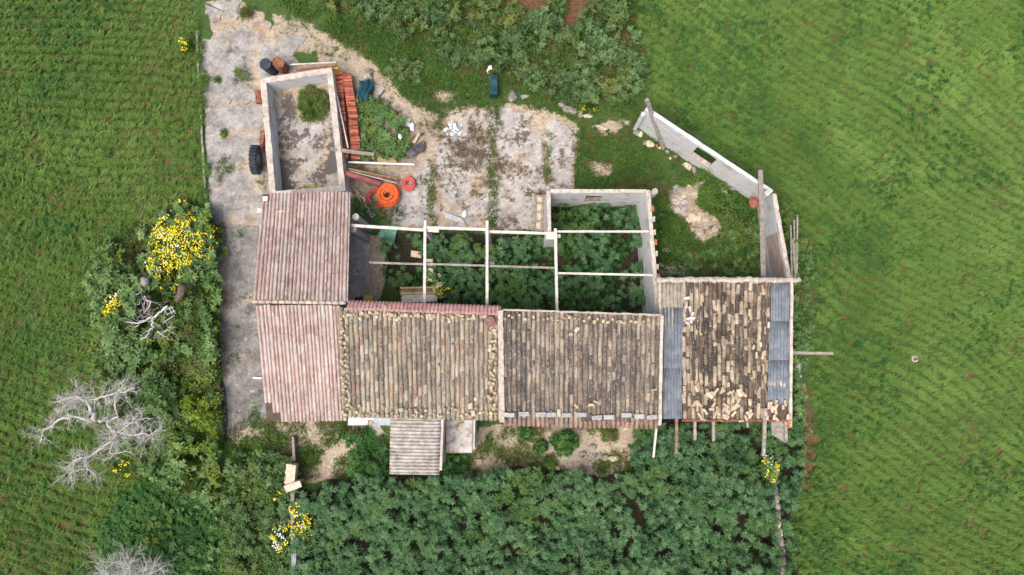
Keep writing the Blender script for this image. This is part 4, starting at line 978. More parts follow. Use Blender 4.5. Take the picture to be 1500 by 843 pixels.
# old door frame leaning by the room
od = thing('old_door', 'weathered grey wooden door lying flat against the roofless room', 'door', P(790, 311, 0))
for x0, w_ in ((781, .12), (784.5, .1), (795.5, .12), (799, .1)): mb = MB(); mb.beam(P(x0, 286, .45), P(x0-2, 338, .28), w_, .05, 6, .006); mb.build('stile', M['greywood'], od)
for yy in (287, 298, 311, 324, 337): mb = MB(); mb.beam(P(784, yy, .44-.003*(yy-286)), P(796, yy+rr_(-1, 1), .44-.003*(yy-286)), .09, .04); mb.build('rail', M['greywood'], od)
mb = MB(); mb.grid(lambda u, v: P(786+9*u-1.6*v, 288+48*v, .38-.16*v), 2, 4, .02); mb.build('panel', M['creamstone'], od)
for k in range(4): plank((790+k, 350+k*2.2), .9, (816-k, 350.5+k*2.2), .9, .07, .04, 'greywood', 'thin grey slat in the little stack under the frame at the room corner', 'slat', 'slat', 'slats at the room corner')
# courtyard items
for (x, y, w_, h_, m, lab, nm) in ((610, 373, .5, .3, 'brokent', 'pale orange board beside the first crossbeam in the shrubs', 'board'), (629, 382, .3, .14, 'brokent', 'small tan board just right of the first crossbeam', 'board'), (540, 437, .42, .25, 'yellow', 'yellow crate tucked against the pink corrugated edge', 'crate'), (527, 439, .4, .2, 'rubber', 'black box left of the yellow crate', 'box')):
    mb = MB(); mb.box(P(x, y, .9 if y > 430 else .8), (w_, h_, .3 if y > 430 else .08), Matrix.Rotation(-.1, 3, 'Z'), .01); solo(mb, nm, M[m], lab, nm)
for k in range(9):
    y = 421+k*2.5; m = 'brownwood' if k in (1, 2) else ('yellowwood' if k < 5 else 'greywood')
    plank((586+(k > 4)*2+rr_(-2, 2), y+1), .75, (640+rr_(-4, 2), y), .75, .075, .03, m if k < 5 else 'whitewood', '%s board from the top of the courtyard board stack, %s' % (ordn[k], 'brownish yellow' if k < 5 else 'whitish'), 'stacked_board', 'board', 'upper courtyard boards' if k < 5 else 'lower courtyard boards')
# cistern ring, stones in the north scrub
def ring(px, py, ro_, ri, h, m, lab, nm='concrete_ring', tilt=None):
    mb = MB(); mb.lathe(P(px, py, 0), [(ri, -.1), (ri, h), (ri+.02, h+.02), (ro_-.02, h+.02), (ro_, h), (ro_, -.1)], 24, tilt); t = thing(nm, lab, 'ring', P(px, py, 0)); mb.build('wall', M[m], t)
    mb = MB(); mb.lathe(P(px, py, h*.4), [(ri, 0), (.001, .01)], 24); mb.build('soil_fill', M['lumpdirt'], t)
ring(881.5, 122, .25, .19, .3, 'greystone', 'round grey concrete ring in the grass at the edge of the scrub'); ring(807, 124, .18, .13, .2, 'greystone', 'small half buried concrete ring in the northern scrub')
ring(1338.5, 526, .16, .09, .12, 'plaster', 'small white ring lying alone in the right hand field', 'white_ring')
mb = MB(); mb.rock(P(1345, 526.5, .1), (.13, .1, .08)); solo(mb, 'rusty_lump', M['rust'], 'rusty lump touching the small white ring in the field', 'lump')
for (x, y, a, b, m, lab) in ((751, 142, .22, .32, 'greystone', 'dark grey boulder beside the teal bin'), (768, 142, .25, .12, 'greystone', 'flat pinkish grey stone right of the dark boulder'), (823, 154, .2, .14, 'greystone', 'leftmost stone of the rubble row north of the yard'), (831, 160, .26, .2, 'greystone', 'largest stone of the rubble row north of the yard'), (840, 163, .22, .16, 'greystone', 'stone right of the largest in the rubble row'), (850, 167, .13, .2, 'greystone', 'dark upright stone at the end of the rubble row'),
      (861, 170, .26, .11, 'creamstone', 'pale cream block right of the rubble row'), (301, 681, .3, .14, 'creamstone', 'pale grey block lying in the hedge beside the drive end'), (868, 656, .2, .16, 'stone', 'yellow rock upper left of the rock group south of the brown roof'), (886, 671, .2, .15, 'stone', 'yellow rock in the middle of the rock group south of the brown roof'), (899, 672, .26, .14, 'stone', 'wide yellow rock right in the rock group south of the brown roof'), (702, 677, .16, .14, 'brokent', 'orange rubble lump on bare soil east of the tank'), (816, 686, .14, .1, 'creamstone', 'pale stone at the thicket edge below the round bush'), (904, 697, .15, .12, 'creamstone', 'pale rock at the thicket edge right of the bare patch'), (1010, 272, .12, .1, 'creamstone', 'white rock on the upper bare patch of the walled corner yard'), (1002, 288, .17, .12, 'creamstone', 'pale rock in the middle of the bare patch in the corner yard'), (881, 187, .35, .1, 'creamstone', 'pale rubble heap in the grass north of the roofless room')):
    mb = MB(); mb.rock(P(x, y, .06), (a, b, min(a, b)*.8), rr_(-.3, .3)); solo(mb, 'rock', M[m], lab, 'rock')
cb = thing('hollow_block', 'small grey hollow block with two holes lying in the weeds east of the roofless room', 'block', P(976, 367, 0))
for dy in (-.055, .055): mb = MB(); mb.box(P(976, 367, .3)+Vector((0, dy, 0)), (.38, .025, .18)); mb.build('side', M['concrete_block'], cb)
for dx in (-.18, 0, .18): mb = MB(); mb.box(P(976, 367, .3)+Vector((dx, 0, 0)), (.025, .085, .175)); mb.build('web', M['concrete_block'], cb)
# field side debris
for k in range(8):
    x, y = 1170+rr_(-4, 4), 533+k*3.6; s = rr_(.08, .2); mb = MB(); mb.rock(P(x, y, .08), (s, s*.8, s*.5), rr_(0, 3)); solo(mb, 'rubble_stone', M['whitesheet'] if k % 2 else M['greystone'], 'pale rubble lump in the strip just east of the barn', 'rubble', 'rubble east of the barn')
bp = thing('brick_stack', 'small stack of red bricks at the field edge east of the barn', 'bricks', P(1175, 569, 0))
for k in range(4): mb = MB(); mb.box(P(1175+.9*k-1, 565+k*2.8, .2), (.34, .075, .12), Matrix.Rotation(.35, 3, 'Z'), .005); mb.build('brick', M['brick'], bp)
for k, (a, b) in enumerate((((1158, 330), (1160, 415)), ((1163, 322), (1165, 418)), ((1168, 315), (1167, 400)), ((1161, 350), (1164, 400)))):
    plank(a, .7, b, .5, .07, .06, 'greywood', 'grey green pole lying along the outside of the side wall, number by width: '+['widest', 'longest', 'outermost', 'shortest'][k] if False else ['pole nearest the outer face of the side wall', 'long pole in the middle of the bundle outside the side wall', 'outermost pole beside the field, outside the side wall', 'short pole on top of the bundle outside the side wall'][k], 'wooden_pole', 'pole')
# south west post and low wall
lw = thing('low_wall', 'narrow low wall running south from the stone post through the flowers', 'wall', P(430, 760, 0))
mb = MB(); wall_run(mb, P(428, 722, .9), P(434, 900, .9), .2, -.1, .9, .03, .3); mb.build('wall', M['greystone'], lw)
for k, (a, b) in enumerate((((427.5, 795), (430, 900)), ((430, 795), (433, 900)), ((432, 797), (435, 900)))):
    mb = MB(); mb.tube([P(*a, 1.0), P(*b, 1.0)], .022, 6); mb.build('rail', M['steel'], lw)
mb = MB(); wall_run(mb, P(429, 640, .35), P(430.5, 676, .35), .1, -.1, .35, .02, .3); solo(mb, 'low_kerb_wall', M['greystone'], 'thin low kerb wall leading north from the stone post', 'wall')
mb = MB(); mb.box(P(427.5, 693, .35), (.36, .85, .9), Matrix.Rotation(-.08, 3, 'Z'), .03); mb.box(P(427, 695, .9), (.42, .95, .5), Matrix.Rotation(-.08, 3, 'Z'), .04); solo(mb, 'stone_post', M['creamstone'], 'big rough stone gate post at the south end of the bare yard', 'post')
mb = MB(); mb.box(P(430, 712.5, 1.15), (.72, .3, .2), Matrix.Rotation(.35, 3, 'Z'), .03); solo(mb, 'stone_slab', M['creamstone'], 'pale stone slab lying across the foot of the gate post', 'slab')
se = thing('ruined_wall', 'crumbling narrow stone wall in the thicket southeast of the barn', 'wall', P(1140, 760, 0))
wp = [(1135, 700), (1138, 725), (1141, 748), (1142, 775), (1147, 800), (1149, 830), (1150, 900)]
for k in range(len(wp)-1):
    a, b = P(*wp[k], .9), P(*wp[k+1], .9); n = max(2, int((b-a).length/.32))
    for j in range(n):
        p = a.lerp(b, (j+.5)/n)
        mb = MB(); mb.rock((p.x+rr_(-.02, .02), p.y, .8), (.12, .2, .16), rr_(-.1, .1)); mb.build('stone', M['greystone'] if (j+k) % 3 else M['creamstone'], se)
    mb = MB(); wall_run(mb, a, b, .2, -.1, .78, .02, .3); mb.build('wall', M['greystone'], se)
# kerb left of the drive
mb = MB()
kp = [(291, 45), (293, 110), (297, 180), (302, 260), (304, 290)]
for a, b in zip(kp, kp[1:]): wall_run(mb, P(a[0]-3, a[1], .1), P(b[0]-3, b[1], .1), .1, -.08, .09, .012, .3)
solo(mb, 'drive_kerb', M['greystone'], 'thin worn kerb along the west side of the concrete drive', 'kerb')
mb = MB()
mb.tube([P(*q, .06) for q in ((318, 500), (320, 530), (325, 570), (327, 600), (328, 640))], .025, 6); mb.tube([P(*q, .06) for q in ((322, 540), (330, 580), (332, 610), (332, 645))], .025, 6)
solo(mb, 'black_hose', M['rubber'], 'thin black irrigation hose along the lower drive edge', 'hose')
mb = MB(); mb.rock(P(377, 554, .1), (.25, .06, .05)); solo(mb, 'white_rag', M['white'], 'small white rag on the drive beside the pink wing', 'rag')
# debris heap east of the room
mb = MB()
for k in range(60):
    p = P(rr_(966, 1018), rr_(388, 404), rr_(.1, .5)); a = rr_(-.6, .6); d = Vector((math.cos(a), math.sin(a), rr_(-.2, .2)))*rr_(.1, .35); mb.beam(p-d, p+d, rr_(.02, .06), .03)
solo(mb, 'debris_heap', M['greywood'], 'heap of dry sticks and rubble at the north foot of the east barn', 'heap', kind='stuff')

# ------------------------------------------------------------------ plants
hid = {}
def leafy(name, leaves, m):
    """leaves: list of (dir_angle, elev, length, width, base_z, droop)"""
    mb = MB()
    for (a, el, L, wd, bz, droop) in leaves:
        d = Vector((math.cos(a), math.sin(a), 0)); s = Vector((-d.y, d.x, 0)); up = Vector((0, 0, 1))
        pts = []
        for t in (0, .35, .7, 1):
            r_ = L*t*math.cos(el); z = bz+L*t*math.sin(el)-droop*t*t
            pts.append(d*r_+up*z)
        wv = [.15, 1, .8, 0]; vs = []
        for p, k in zip(pts, wv): vs += [p+s*wd*k/2+up*(.18*wd*k), p, p-s*wd*k/2+up*(.18*wd*k)]
        fs = []
        for j in range(3): fs += [(3*j, 3*j+1, 3*j+4, 3*j+3), (3*j+1, 3*j+2, 3*j+5, 3*j+4)]
        mb.add(vs[:-3]+[pts[-1]], [f for f in fs[:4]]+[(6, 7, 9), (7, 8, 9)], min(1, max(0, el*.75+random.uniform(0, .35))))
    me = bpy.data.meshes.new(name); me.from_pydata([tuple(v) for v in mb.v], [], mb.f)
    a = me.attributes.new('rnd', 'FLOAT', 'POINT'); a.data.foreach_set('value', mb.r); me.materials.append(m)
    me.polygons.foreach_set('use_smooth', [True]*len(me.polygons))
    return bpy.data.objects.new(name, me)
def blades(name, n, L, wd, m, lean=(.5, .25), spread=.1, flat=.35):
    mb = MB()
    for k in range(n):
        a = random.uniform(0, 6.28); b = Vector((random.gauss(0, spread), random.gauss(0, spread), 0)); LL = L*random.uniform(.6, 1.2)
        d = Vector((lean[0]+random.gauss(0, flat), lean[1]+random.gauss(0, flat), 0)); s = Vector((-d.y, d.x, 0)).normalized()*wd/2
        p1 = b+d*LL*.4+Vector((0, 0, LL*.6)); p2 = b+d*LL*1.0+Vector((0, 0, LL*.85))
        mb.add([b-s*.6, b+s*.6, p1+s, p1-s, p2], [(0, 1, 2, 3), (3, 2, 4)], random.random())
    me = bpy.data.meshes.new(name); me.from_pydata([tuple(v) for v in mb.v], [], mb.f)
    a = me.attributes.new('rnd', 'FLOAT', 'POINT'); a.data.foreach_set('value', mb.r); me.materials.append(m)
    return bpy.data.objects.new(name, me)
def rosette(name, m, R_=.28, whorls=((5, 1.0, .32), (8, .6, .66), (10, .15, 1.0)), wd=.25):
    L = []
    for n, el, fr in whorls:
        ph = random.uniform(0, 6)
        for k in range(n): L.append((ph+6.283*k/n+random.gauss(0, .15), el+random.gauss(0, .12), R_*fr*random.uniform(.85, 1.15), R_*wd*fr**.5*random.uniform(.8, 1.2), 0, R_*.25*fr))
    return leafy(name, L, m)
def twiggy(name, m, n=26, R_=.22, L=.1, wd=.045):
    """cloud of small leaves"""
    lv = []; mb = MB()
    for k in range(n):
        c = Vector((random.gauss(0, R_*.5), random.gauss(0, R_*.5), random.gauss(0, R_*.3))); a = random.uniform(0, 6.28); e = random.uniform(-.1, .8)
        d = Vector((math.cos(a)*math.cos(e), math.sin(a)*math.cos(e), math.sin(e)))*L*random.uniform(.7, 1.3); s = Vector((-math.sin(a), math.cos(a), 0))*wd/2
        mb.add([c, c+d*.5+s, c+d, c+d*.5-s], [(0, 1, 2, 3)], random.random())
    me = bpy.data.meshes.new(name); me.from_pydata([tuple(v) for v in mb.v], [], mb.f)
    a = me.attributes.new('rnd', 'FLOAT', 'POINT'); a.data.foreach_set('value', mb.r); me.materials.append(m)
    return bpy.data.objects.new(name, me)
def source(name, objs):
    c = bpy.data.collections.new(name)
    for o in objs: c.objects.link(o)
    return c
def scatter(name, pts, rot, scl, tint, coll, label, cat, kind='stuff', group=None):
    n = len(pts); pick = rng.integers(0, len(coll.objects), n)
    me = bpy.data.meshes.new(name); me.vertices.add(n); me.vertices.foreach_set('co', np.asarray(pts, float).ravel())
    for nm, ty, dat in (('rot', 'FLOAT_VECTOR', rot), ('scl', 'FLOAT', scl), ('tint', 'FLOAT', tint), ('pick', 'INT', pick)):
        a = me.attributes.new(nm, ty, 'POINT'); a.data.foreach_set('vector' if ty == 'FLOAT_VECTOR' else 'value', np.asarray(dat, float if ty != 'INT' else int).ravel())
    o = bpy.data.objects.new(name, me); col.objects.link(o); tag(o, label, cat, group, kind)
    g = bpy.data.node_groups.new(name, 'GeometryNodeTree'); g.interface.new_socket('Geometry', in_out='INPUT', socket_type='NodeSocketGeometry'); g.interface.new_socket('Geometry', in_out='OUTPUT', socket_type='NodeSocketGeometry')
    N = g.nodes; gi = N.new('NodeGroupInput'); gg = N.new('NodeGroupOutput'); ip = N.new('GeometryNodeInstanceOnPoints'); ci = N.new('GeometryNodeCollectionInfo')
    ci.inputs['Collection'].default_value = coll; ci.inputs['Separate Children'].default_value = True; ci.inputs['Reset Children'].default_value = True
    def na(nm, dt):
        x = N.new('GeometryNodeInputNamedAttribute'); x.data_type = dt; x.inputs['Name'].default_value = nm; return x.outputs['Attribute']
    L = g.links.new; L(gi.outputs[0], ip.inputs['Points']); L(ci.outputs[0], ip.inputs['Instance']); ip.inputs['Pick Instance'].default_value = True
    L(na('pick', 'INT'), ip.inputs['Instance Index']); L(na('rot', 'FLOAT_VECTOR'), ip.inputs['Rotation']); L(na('scl', 'FLOAT'), ip.inputs['Scale']); L(ip.outputs[0], gg.inputs[0])
    md = o.modifiers.new('scatter', 'NODES'); md.node_group = g
    return o
leafM = {
 'field': leaf_mat('field_grass', C3(.032, .095, .022), C3(.112, .222, .042), C3(.235, .36, .088), .7, .15, .25, (.25, .45, .62, C3(.14, .235, .05))),
 'dark': leaf_mat('dark_weeds', C3(.015, .06, .014), C3(.045, .13, .03), C3(.12, .235, .055), .65, .15, .2),
 'thick': leaf_mat('thicket_leaves', C3(.02, .065, .025), C3(.065, .155, .058), C3(.21, .34, .14), .55, .25, .15, (.5, .5, .65, C3(.075, .15, .035))),
 'scrub': leaf_mat('scrub_leaves', C3(.025, .065, .02), C3(.08, .15, .05), C3(.22, .33, .14), .6, .2, .15, (.6, .48, .62, C3(.13, .17, .045))),
 'hedge': leaf_mat('hedge_leaves', C3(.032, .085, .026), C3(.10, .19, .058), C3(.27, .39, .155), .6, .2, .15, (.45, .52, .6, C3(.13, .19, .03))),
 'weed': leaf_mat('low_weeds', C3(.035, .08, .015), C3(.08, .155, .028), C3(.17, .26, .055), .65, .15, .2, (.7, .52, .62, C3(.15, .15, .05))),
 'lime': leaf_mat('lime_leaves', C3(.07, .13, .012), C3(.15, .23, .022), C3(.25, .33, .04), .6, .2, .2),
 'dry': leaf_mat('dry_weeds', C3(.08, .055, .03), C3(.16, .11, .06), C3(.26, .19, .11), .8, .1, .1),
}
src = {}
src['field'] = source('src_field', [blades('grass_tuft', 13, .19, .019, leafM['field'], (.75, .42), .055, .32) for _ in range(6)])
src['grass'] = source('src_grass', [blades('grass_tuft', 16, .16, .022, leafM['weed'], (.1, .1), .1, .6) for _ in range(5)])
src['darkw'] = source('src_dark', [rosette('weed_clump', leafM['dark'], .16, ((4, .8, .5), (6, .35, 1.0)), .4) for _ in range(5)])
src['weed'] = source('src_weed', [twiggy('weed_sprig', leafM['weed'], 26, .15, .085, .045) for _ in range(5)])
src['dry'] = source('src_dry', [twiggy('dry_sprig', leafM['dry'], 22, .14, .09, .02) for _ in range(4)])
src['thick'] = source('src_thick', [rosette('leaf_rosette', leafM['thick'], random.uniform(.19, .28)) for _ in range(7)])
src['scrub'] = source('src_scrub', [rosette('scrub_sprig', leafM['scrub'], random.uniform(.16, .22), ((5, .8, .6), (7, .3, 1.0)), .4) for _ in range(6)]+[twiggy('scrub_twig', leafM['scrub'], 24, .17, .1, .05) for _ in range(3)])
src['hedge'] = source('src_hedge', [rosette('hedge_sprig', leafM['hedge'], random.uniform(.18, .24), ((5, .9, .5), (7, .4, 1.0)), .36) for _ in range(6)])
src['lime'] = source('src_lime', [twiggy('lime_sprig', leafM['lime'], 30, .2, .11, .075) for _ in range(5)])
def blocked(px_, py_, full=True):
    """photo-pixel outlines of the ground taken by walls, floors and slabs"""
    r = np.zeros(px_.shape, bool)
    for q in ([(380, 112), (486, 96), (508, 278), (396, 288)], [(372, 284), (512, 284), (512, 460), (968, 462), (968, 408), (1160, 406), (1160, 612), (966, 624), (735, 616), (694, 664), (654, 664), (650, 690), (575, 690), (572, 612), (505, 612), (392, 616), (372, 446)]):
        r |= inpoly(px_, py_, q)
    return r
def spread(polys, dens, zfun, excl=(), extent=(-40, 40, -24, 32), seed=0, gate=None, nob=False, pmargin=None):
    g = np.random.default_rng(seed); x0, x1, y0, y1 = extent
    allp = []
    for poly in polys:
        pts = [P(min(max(a, -700), 2200), min(max(b, -260), 1250), 0) for a, b in poly]
        bx0, bx1 = max(x0, min(p.x for p in pts)), min(x1, max(p.x for p in pts)); by0, by1 = max(y0, min(p.y for p in pts)), min(y1, max(p.y for p in pts))
        n = int(dens*(bx1-bx0)*(by1-by0)); x = g.uniform(bx0, bx1, n); y = g.uniform(by0, by1, n)
        z = zfun(x, y, g); q, r_ = proj(x, y, z)
        wob = (N3.fbm(x*1.3+40, y*1.3+40)-.5)*26
        ok = inpoly(q+wob, r_+wob*.8, poly)
        for e in excl: ok &= ~inpoly(q+wob*.4, r_+wob*.4, e)
        if not nob: ok &= ~blocked(q, r_)
        if gate is not None: ok &= gate(x, y, g)
        allp.append(np.stack([x[ok], y[ok], z[ok]], -1))
    return np.concatenate(allp)
def rows(p, g, nrm=(.60, .80), sp=.44, jit=.06):
    a = p[:, 0]*nrm[0]+p[:, 1]*nrm[1]; wv = (N1.fbm(p[:, 0]*.07+9, p[:, 1]*.07+9, 2)-.5)*4; a2 = a+wv
    d = np.round(a2/sp)*sp-a2+g.normal(0, jit, len(p)); p = p.copy(); p[:, 0] += d*nrm[0]; p[:, 1] += d*nrm[1]; return p
def put(name, key, p, label, cat, smin, smax, tilt=.25, seed=1, tf=.5, anyrot=True, upz=None, group=None):
    g = np.random.default_rng(seed); n = len(p)
    rot = np.stack([g.normal(0, tilt, n), g.normal(0, tilt, n), g.uniform(0, 6.283, n) if anyrot else g.normal(0, .45, n)], -1)
    t = np.clip(N2.fbm(p[:, 0]*tf+20, p[:, 1]*tf+20)*1.9-.45, 0, 1)*.4+np.clip(N3.one(p[:, 0]*2.6+5, p[:, 1]*2.6), 0, 1)*.2+g.random(n)*.4
    if key == 'field':
        rw = .5+.5*np.sin((p[:, 0]*.60+p[:, 1]*.80)*2*np.pi/1.15+N1.fbm(p[:, 0]*.3+9, p[:, 1]*.3+9)*5)
        big = np.clip((N2.fbm(p[:, 0]*.22+20, p[:, 1]*.22+20)-.33)*3, 0, 1); cl = N3.fbm(p[:, 0]*1.5+3, p[:, 1]*1.5)
        t = np.clip(big*.36+rw*.12+(cl-.5)*.7+.24+g.random(n)*.35, 0, 1)
        q, r_ = proj(p[:, 0], p[:, 1], p[:, 2]); dm = np.full(n, 1e9)
        line = [(1120, 170), (1190, 235), (1245, 300), (1268, 400), (1235, 520), (1200, 640), (1195, 760), (1210, 860)]
        for (x0, y0), (x1, y1) in zip(line, line[1:]):
            u = np.clip(((q-x0)*(x1-x0)+(r_-y0)*(y1-y0))/((x1-x0)**2+(y1-y0)**2), 0, 1); dm = np.minimum(dm, np.hypot(q-x0-u*(x1-x0), r_-y0-u*(y1-y0)))
        t = t*(1-.55*np.exp(-(dm/32)**2))
    return scatter(name, p, rot, g.uniform(smin, smax, n), t, src[key], label, cat, group=group)
# fields
def gateF(x, y, g):
    # sowing rows run towards the lower right; thin red gaps between them
    a = (x*.60+y*.80)
    row = .5+.5*np.sin(a*2*np.pi/1.15+N1.fbm(x*.3+9, y*.3+9)*5)
    d = N2.fbm(x*.5+70, y*.5+70); d2 = N3.fbm(x*2.2+7, y*2.2+7)
    return g.random(x.shape) < np.clip(.50+.34*row+(d-.5)*.9+(N1.fbm(x*3.4+7, y*3.4+7)-.5)*2.4, .2, 1)
z0 = lambda x, y, g: np.full(x.shape, -.03)
p = spread([Z['fieldE']], 88, z0, seed=1, gate=gateF, excl=[Z['redE']]); print('fieldE', len(p))
p = rows(p, np.random.default_rng(71))
put('field_grass', 'field', p, 'bright green cereal grass covering the field right of the farm', 'grass', .75, 1.35, .12, 2, .35, False)
p = spread([Z['fieldW']], 88, z0, seed=3, gate=gateF, excl=[Z['darkW'], [(-99, 1300), (-99, 1299), (-98, 1299)]]); print('fieldW', len(p))
p = rows(p, np.random.default_rng(72), (.25, .968))
put('field_grass', 'field', p, 'bright green cereal grass covering the field left of the drive', 'grass', .75, 1.35, .12, 4, .35, False)
p = spread([Z['darkW']], 75, lambda x, y, g: g.uniform(.05, .35, x.shape), seed=5); print('dark', len(p))
put('dark_weeds', 'darkw', p, 'dark green leafy weeds filling the lower left corner between field and hedge', 'weeds', .8, 1.4, .3, 6)
dk = lambda x, y, g: (N1.fbm(x*.35+3, y*.35+30) > .55)
p = spread([Z['fieldE'], Z['fieldW']], 12, lambda x, y, g: g.uniform(.05, .2, x.shape), seed=7, gate=dk, excl=[Z['darkW']])
put('field_weeds', 'darkw', p, 'darker broad leaved weeds in patches within the green fields', 'weeds', .6, 1.1, .3, 8)
# scrub to the north
hz = lambda hmin, hmax, f=.6, s=0: (lambda x, y, g: np.clip(hmin+(hmax-hmin)*np.clip(N1.fbm(x*f+s, y*f+s+5)*2.2-.6, 0, 1)*g.uniform(.55, 1, x.shape), .03, 9))
sg = lambda x, y, g: g.random(x.shape) < np.clip((N2.fbm(x*.9+33, y*.9+3)-.30)*4.5, .08, 1)
p = spread([Z['scrubN']], 30, hz(.3, 1.3, .7, 4), excl=[Z['redN1'], Z['redN2']], seed=9, gate=sg); print('scrub', len(p))
put('scrub_thicket', 'scrub', p, 'grey green bushy scrub across the top of the view', 'scrub', .8, 1.4, .45, 10, .8)
p = spread([Z['scrubN']], 22, lambda x, y, g: g.uniform(.05, .3, x.shape), excl=[Z['redN1'], Z['redN2']], seed=11)
put('scrub_undergrowth', 'weed', p, 'low olive weeds beneath the northern scrub', 'weeds', .8, 1.4, .4, 12)
# grass north of the yard and inside the corner yard
gg = lambda x, y, g: g.random(x.shape) < np.clip((N3.fbm(x*.8+5, y*.8+50)-.33)*4.5, .04, 1)
p = spread([Z['grassN']], 75, z0, excl=[Z['soilNE'], Z['soilNE2'], Z['soilNE3'], Z['drive']], seed=13, gate=gg); print('grassN', len(p))
put('yard_grass', 'grass', p, 'short green grass spreading from the track to the walled corner yard', 'grass', .8, 1.4, .2, 14)
p = spread([Z['grassN']], 14, lambda x, y, g: g.uniform(.03, .15, x.shape), excl=[Z['soilNE'], Z['soilNE2'], Z['drive']], seed=15, gate=gg)
put('yard_weeds', 'darkw', p, 'broad leaved green weeds mixed in the grass north of the yard', 'weeds', .6, 1.1, .3, 16)
cg = lambda x, y, g: g.random(x.shape) < np.clip((N2.fbm(x*.9+77, y*.9+7)-.3)*4, .15, 1)
p = spread([Z['yardNE'], Z['eastStrip']], 70, hz(.1, .55, .8, 9), excl=[Z['soilNE']], seed=17, gate=cg)
put('corner_yard_weeds', 'weed', p, 'leafy weeds filling the walled corner yard and the strip behind its wall', 'weeds', .9, 1.5, .4, 18)
p = spread([[(975, 370), (1040, 355), (1112, 320), (1112, 402), (990, 402)], Z['eastStrip']], 22, hz(.2, .7, .8, 2), seed=19)
put('corner_yard_shrubs', 'hedge', p, 'blue green low shrubs against the barn side of the corner yard', 'shrubs', .7, 1.1, .4, 20)
p = spread([Z['yardNE']], 26, hz(.1, .5, .8, 9), excl=[Z['soilNE']], seed=61, gate=cg)
put('corner_yard_leaves', 'darkw', p, 'broad leaved weeds scattered through the walled corner yard', 'weeds', .7, 1.3, .4, 62)
hg = lambda x, y, g: g.random(x.shape) < np.clip((N3.fbm(x*1.1+90, y*1.1+33)-.28)*5, .02, 1)
# the big southern thicket: two storeys
tg = lambda x, y, g: g.random(x.shape) < np.clip((N1.fbm(x*1.05+11, y*1.05+60)-.27)*6.0, .0, 1)
p = spread([Z['thicketS']], 28, hz(.6, 1.8, .9, 30), seed=21, gate=tg, excl=[[(1134, 712), (1142, 712), (1147, 760), (1155, 860), (1146, 860), (1139, 770)]]); print('thick', len(p))
put('south_thicket', 'thick', p, 'dense blue green leafy thicket south of the farmhouse', 'thicket', .75, 1.25, .3, 22, .8)
p = spread([Z['thicketS']], 13, lambda x, y, g: g.uniform(.2, .8, x.shape), seed=23, gate=lambda x, y, g: N2.fbm(x*.7+1, y*.7+60) > .36)
put('thicket_understorey', 'thick', p, 'lower leaves seen in the gaps of the southern thicket', 'thicket', .7, 1.1, .3, 24)
# courtyard shrubs
cyg = lambda x, y, g: g.random(x.shape) < np.clip((N2.fbm(x*.95+15, y*.95+24)-.33)*6, .02, 1)
p = spread([Z['court']], 27, hz(.5, 1.5, .9, 70), seed=25, gate=cyg, nob=True, excl=[[(585, 418), (645, 416), (648, 445), (585, 445)], [(500, 455), (1000, 468), (1000, 700), (500, 700)]])
put('courtyard_shrubs', 'thick', p, 'dark green shrubs growing inside the courtyard and roofless room', 'shrubs', .7, 1.15, .3, 26, .9)
p = spread([Z['court']], 26, lambda x, y, g: g.uniform(.05, .5, x.shape), seed=27, gate=lambda x, y, g: N2.fbm(x*.7+1, y*.7+60) > .42, nob=True, excl=[[(500, 448), (1000, 458), (1000, 700), (500, 700)]])
put('courtyard_undergrowth', 'darkw', p, 'low dark weeds on the courtyard floor', 'weeds', .8, 1.3, .3, 28)
p = spread([[(1160, 425), (1184, 420), (1186, 500), (1176, 560), (1184, 620), (1180, 690), (1164, 700), (1158, 620)]], 30, hz(.2, .9, .9, 50), seed=63)
put('barn_side_shrubs', 'hedge', p, 'green shrubs along the east side of the barn', 'shrubs', .7, 1.15, .4, 64)
p = spread([[(288, 60), (299, 60), (306, 300), (294, 300)], [(325, 645), (420, 640), (420, 655), (345, 672)]], 60, lambda x, y, g: g.uniform(.02, .25, x.shape), seed=65, gate=lambda x, y, g: g.random(x.shape) < np.clip((N1.fbm(x*1.3, y*1.3)-.35)*5, 0, 1))
put('drive_edge_weeds', 'weed', p, 'weeds overgrowing the west and lower edges of the concrete drive', 'weeds', .7, 1.2, .3, 66)
p = spread([Z['weedS'], [(235, 700), (340, 740), (340, 860), (180, 860)]], 9, hz(.2, .8, .9, 50), seed=67, gate=hg)
put('mixed_weeds', 'hedge', p, 'pale grey green weed clumps among the darker weeds at the lower left', 'weeds', .5, 1.0, .4, 68)
# hedge west of the drive
p = spread([Z['hedgeW']], 32, hz(.4, 2.0, .8, 12), seed=29, gate=hg, excl=[[(215, 425), (262, 415), (265, 470), (200, 460)]]); print('hedge', len(p))
put('west_hedge', 'hedge', p, 'grey green mixed hedge between left field and drive', 'hedge', .8, 1.45, .45, 30, .7)
p = spread([[(270, 590), (322, 580), (328, 650), (305, 672), (285, 640)], [(248, 662), (278, 650), (300, 690), (262, 700)], [(255, 520), (280, 515), (285, 560), (250, 560)]], 34, hz(.5, 1.7, .9, 3), seed=31, gate=hg)
put('lime_shrub', 'lime', p, 'yellow green shrub patch in the hedge near the lower drive', 'shrub', .8, 1.3, .4, 32)
p = spread([[(270, 400), (320, 400), (326, 560), (270, 540)]], 30, hz(.4, 1.4, .9, 3), seed=33)
put('hedge_weeds', 'weed', p, 'leafy green growth on the drive side of the hedge', 'weeds', .9, 1.6, .4, 34)
strip = [[(423, 782), (434, 782), (440, 860), (428, 860)]]
p = spread([Z['hedgeW'], Z['weedS']], 24, lambda x, y, g: g.uniform(.05, .5, x.shape), seed=35, excl=strip)
put('hedge_undergrowth', 'weed', p, 'mixed low weeds under the hedge and beside the low wall', 'weeds', .9, 1.5, .4, 36)
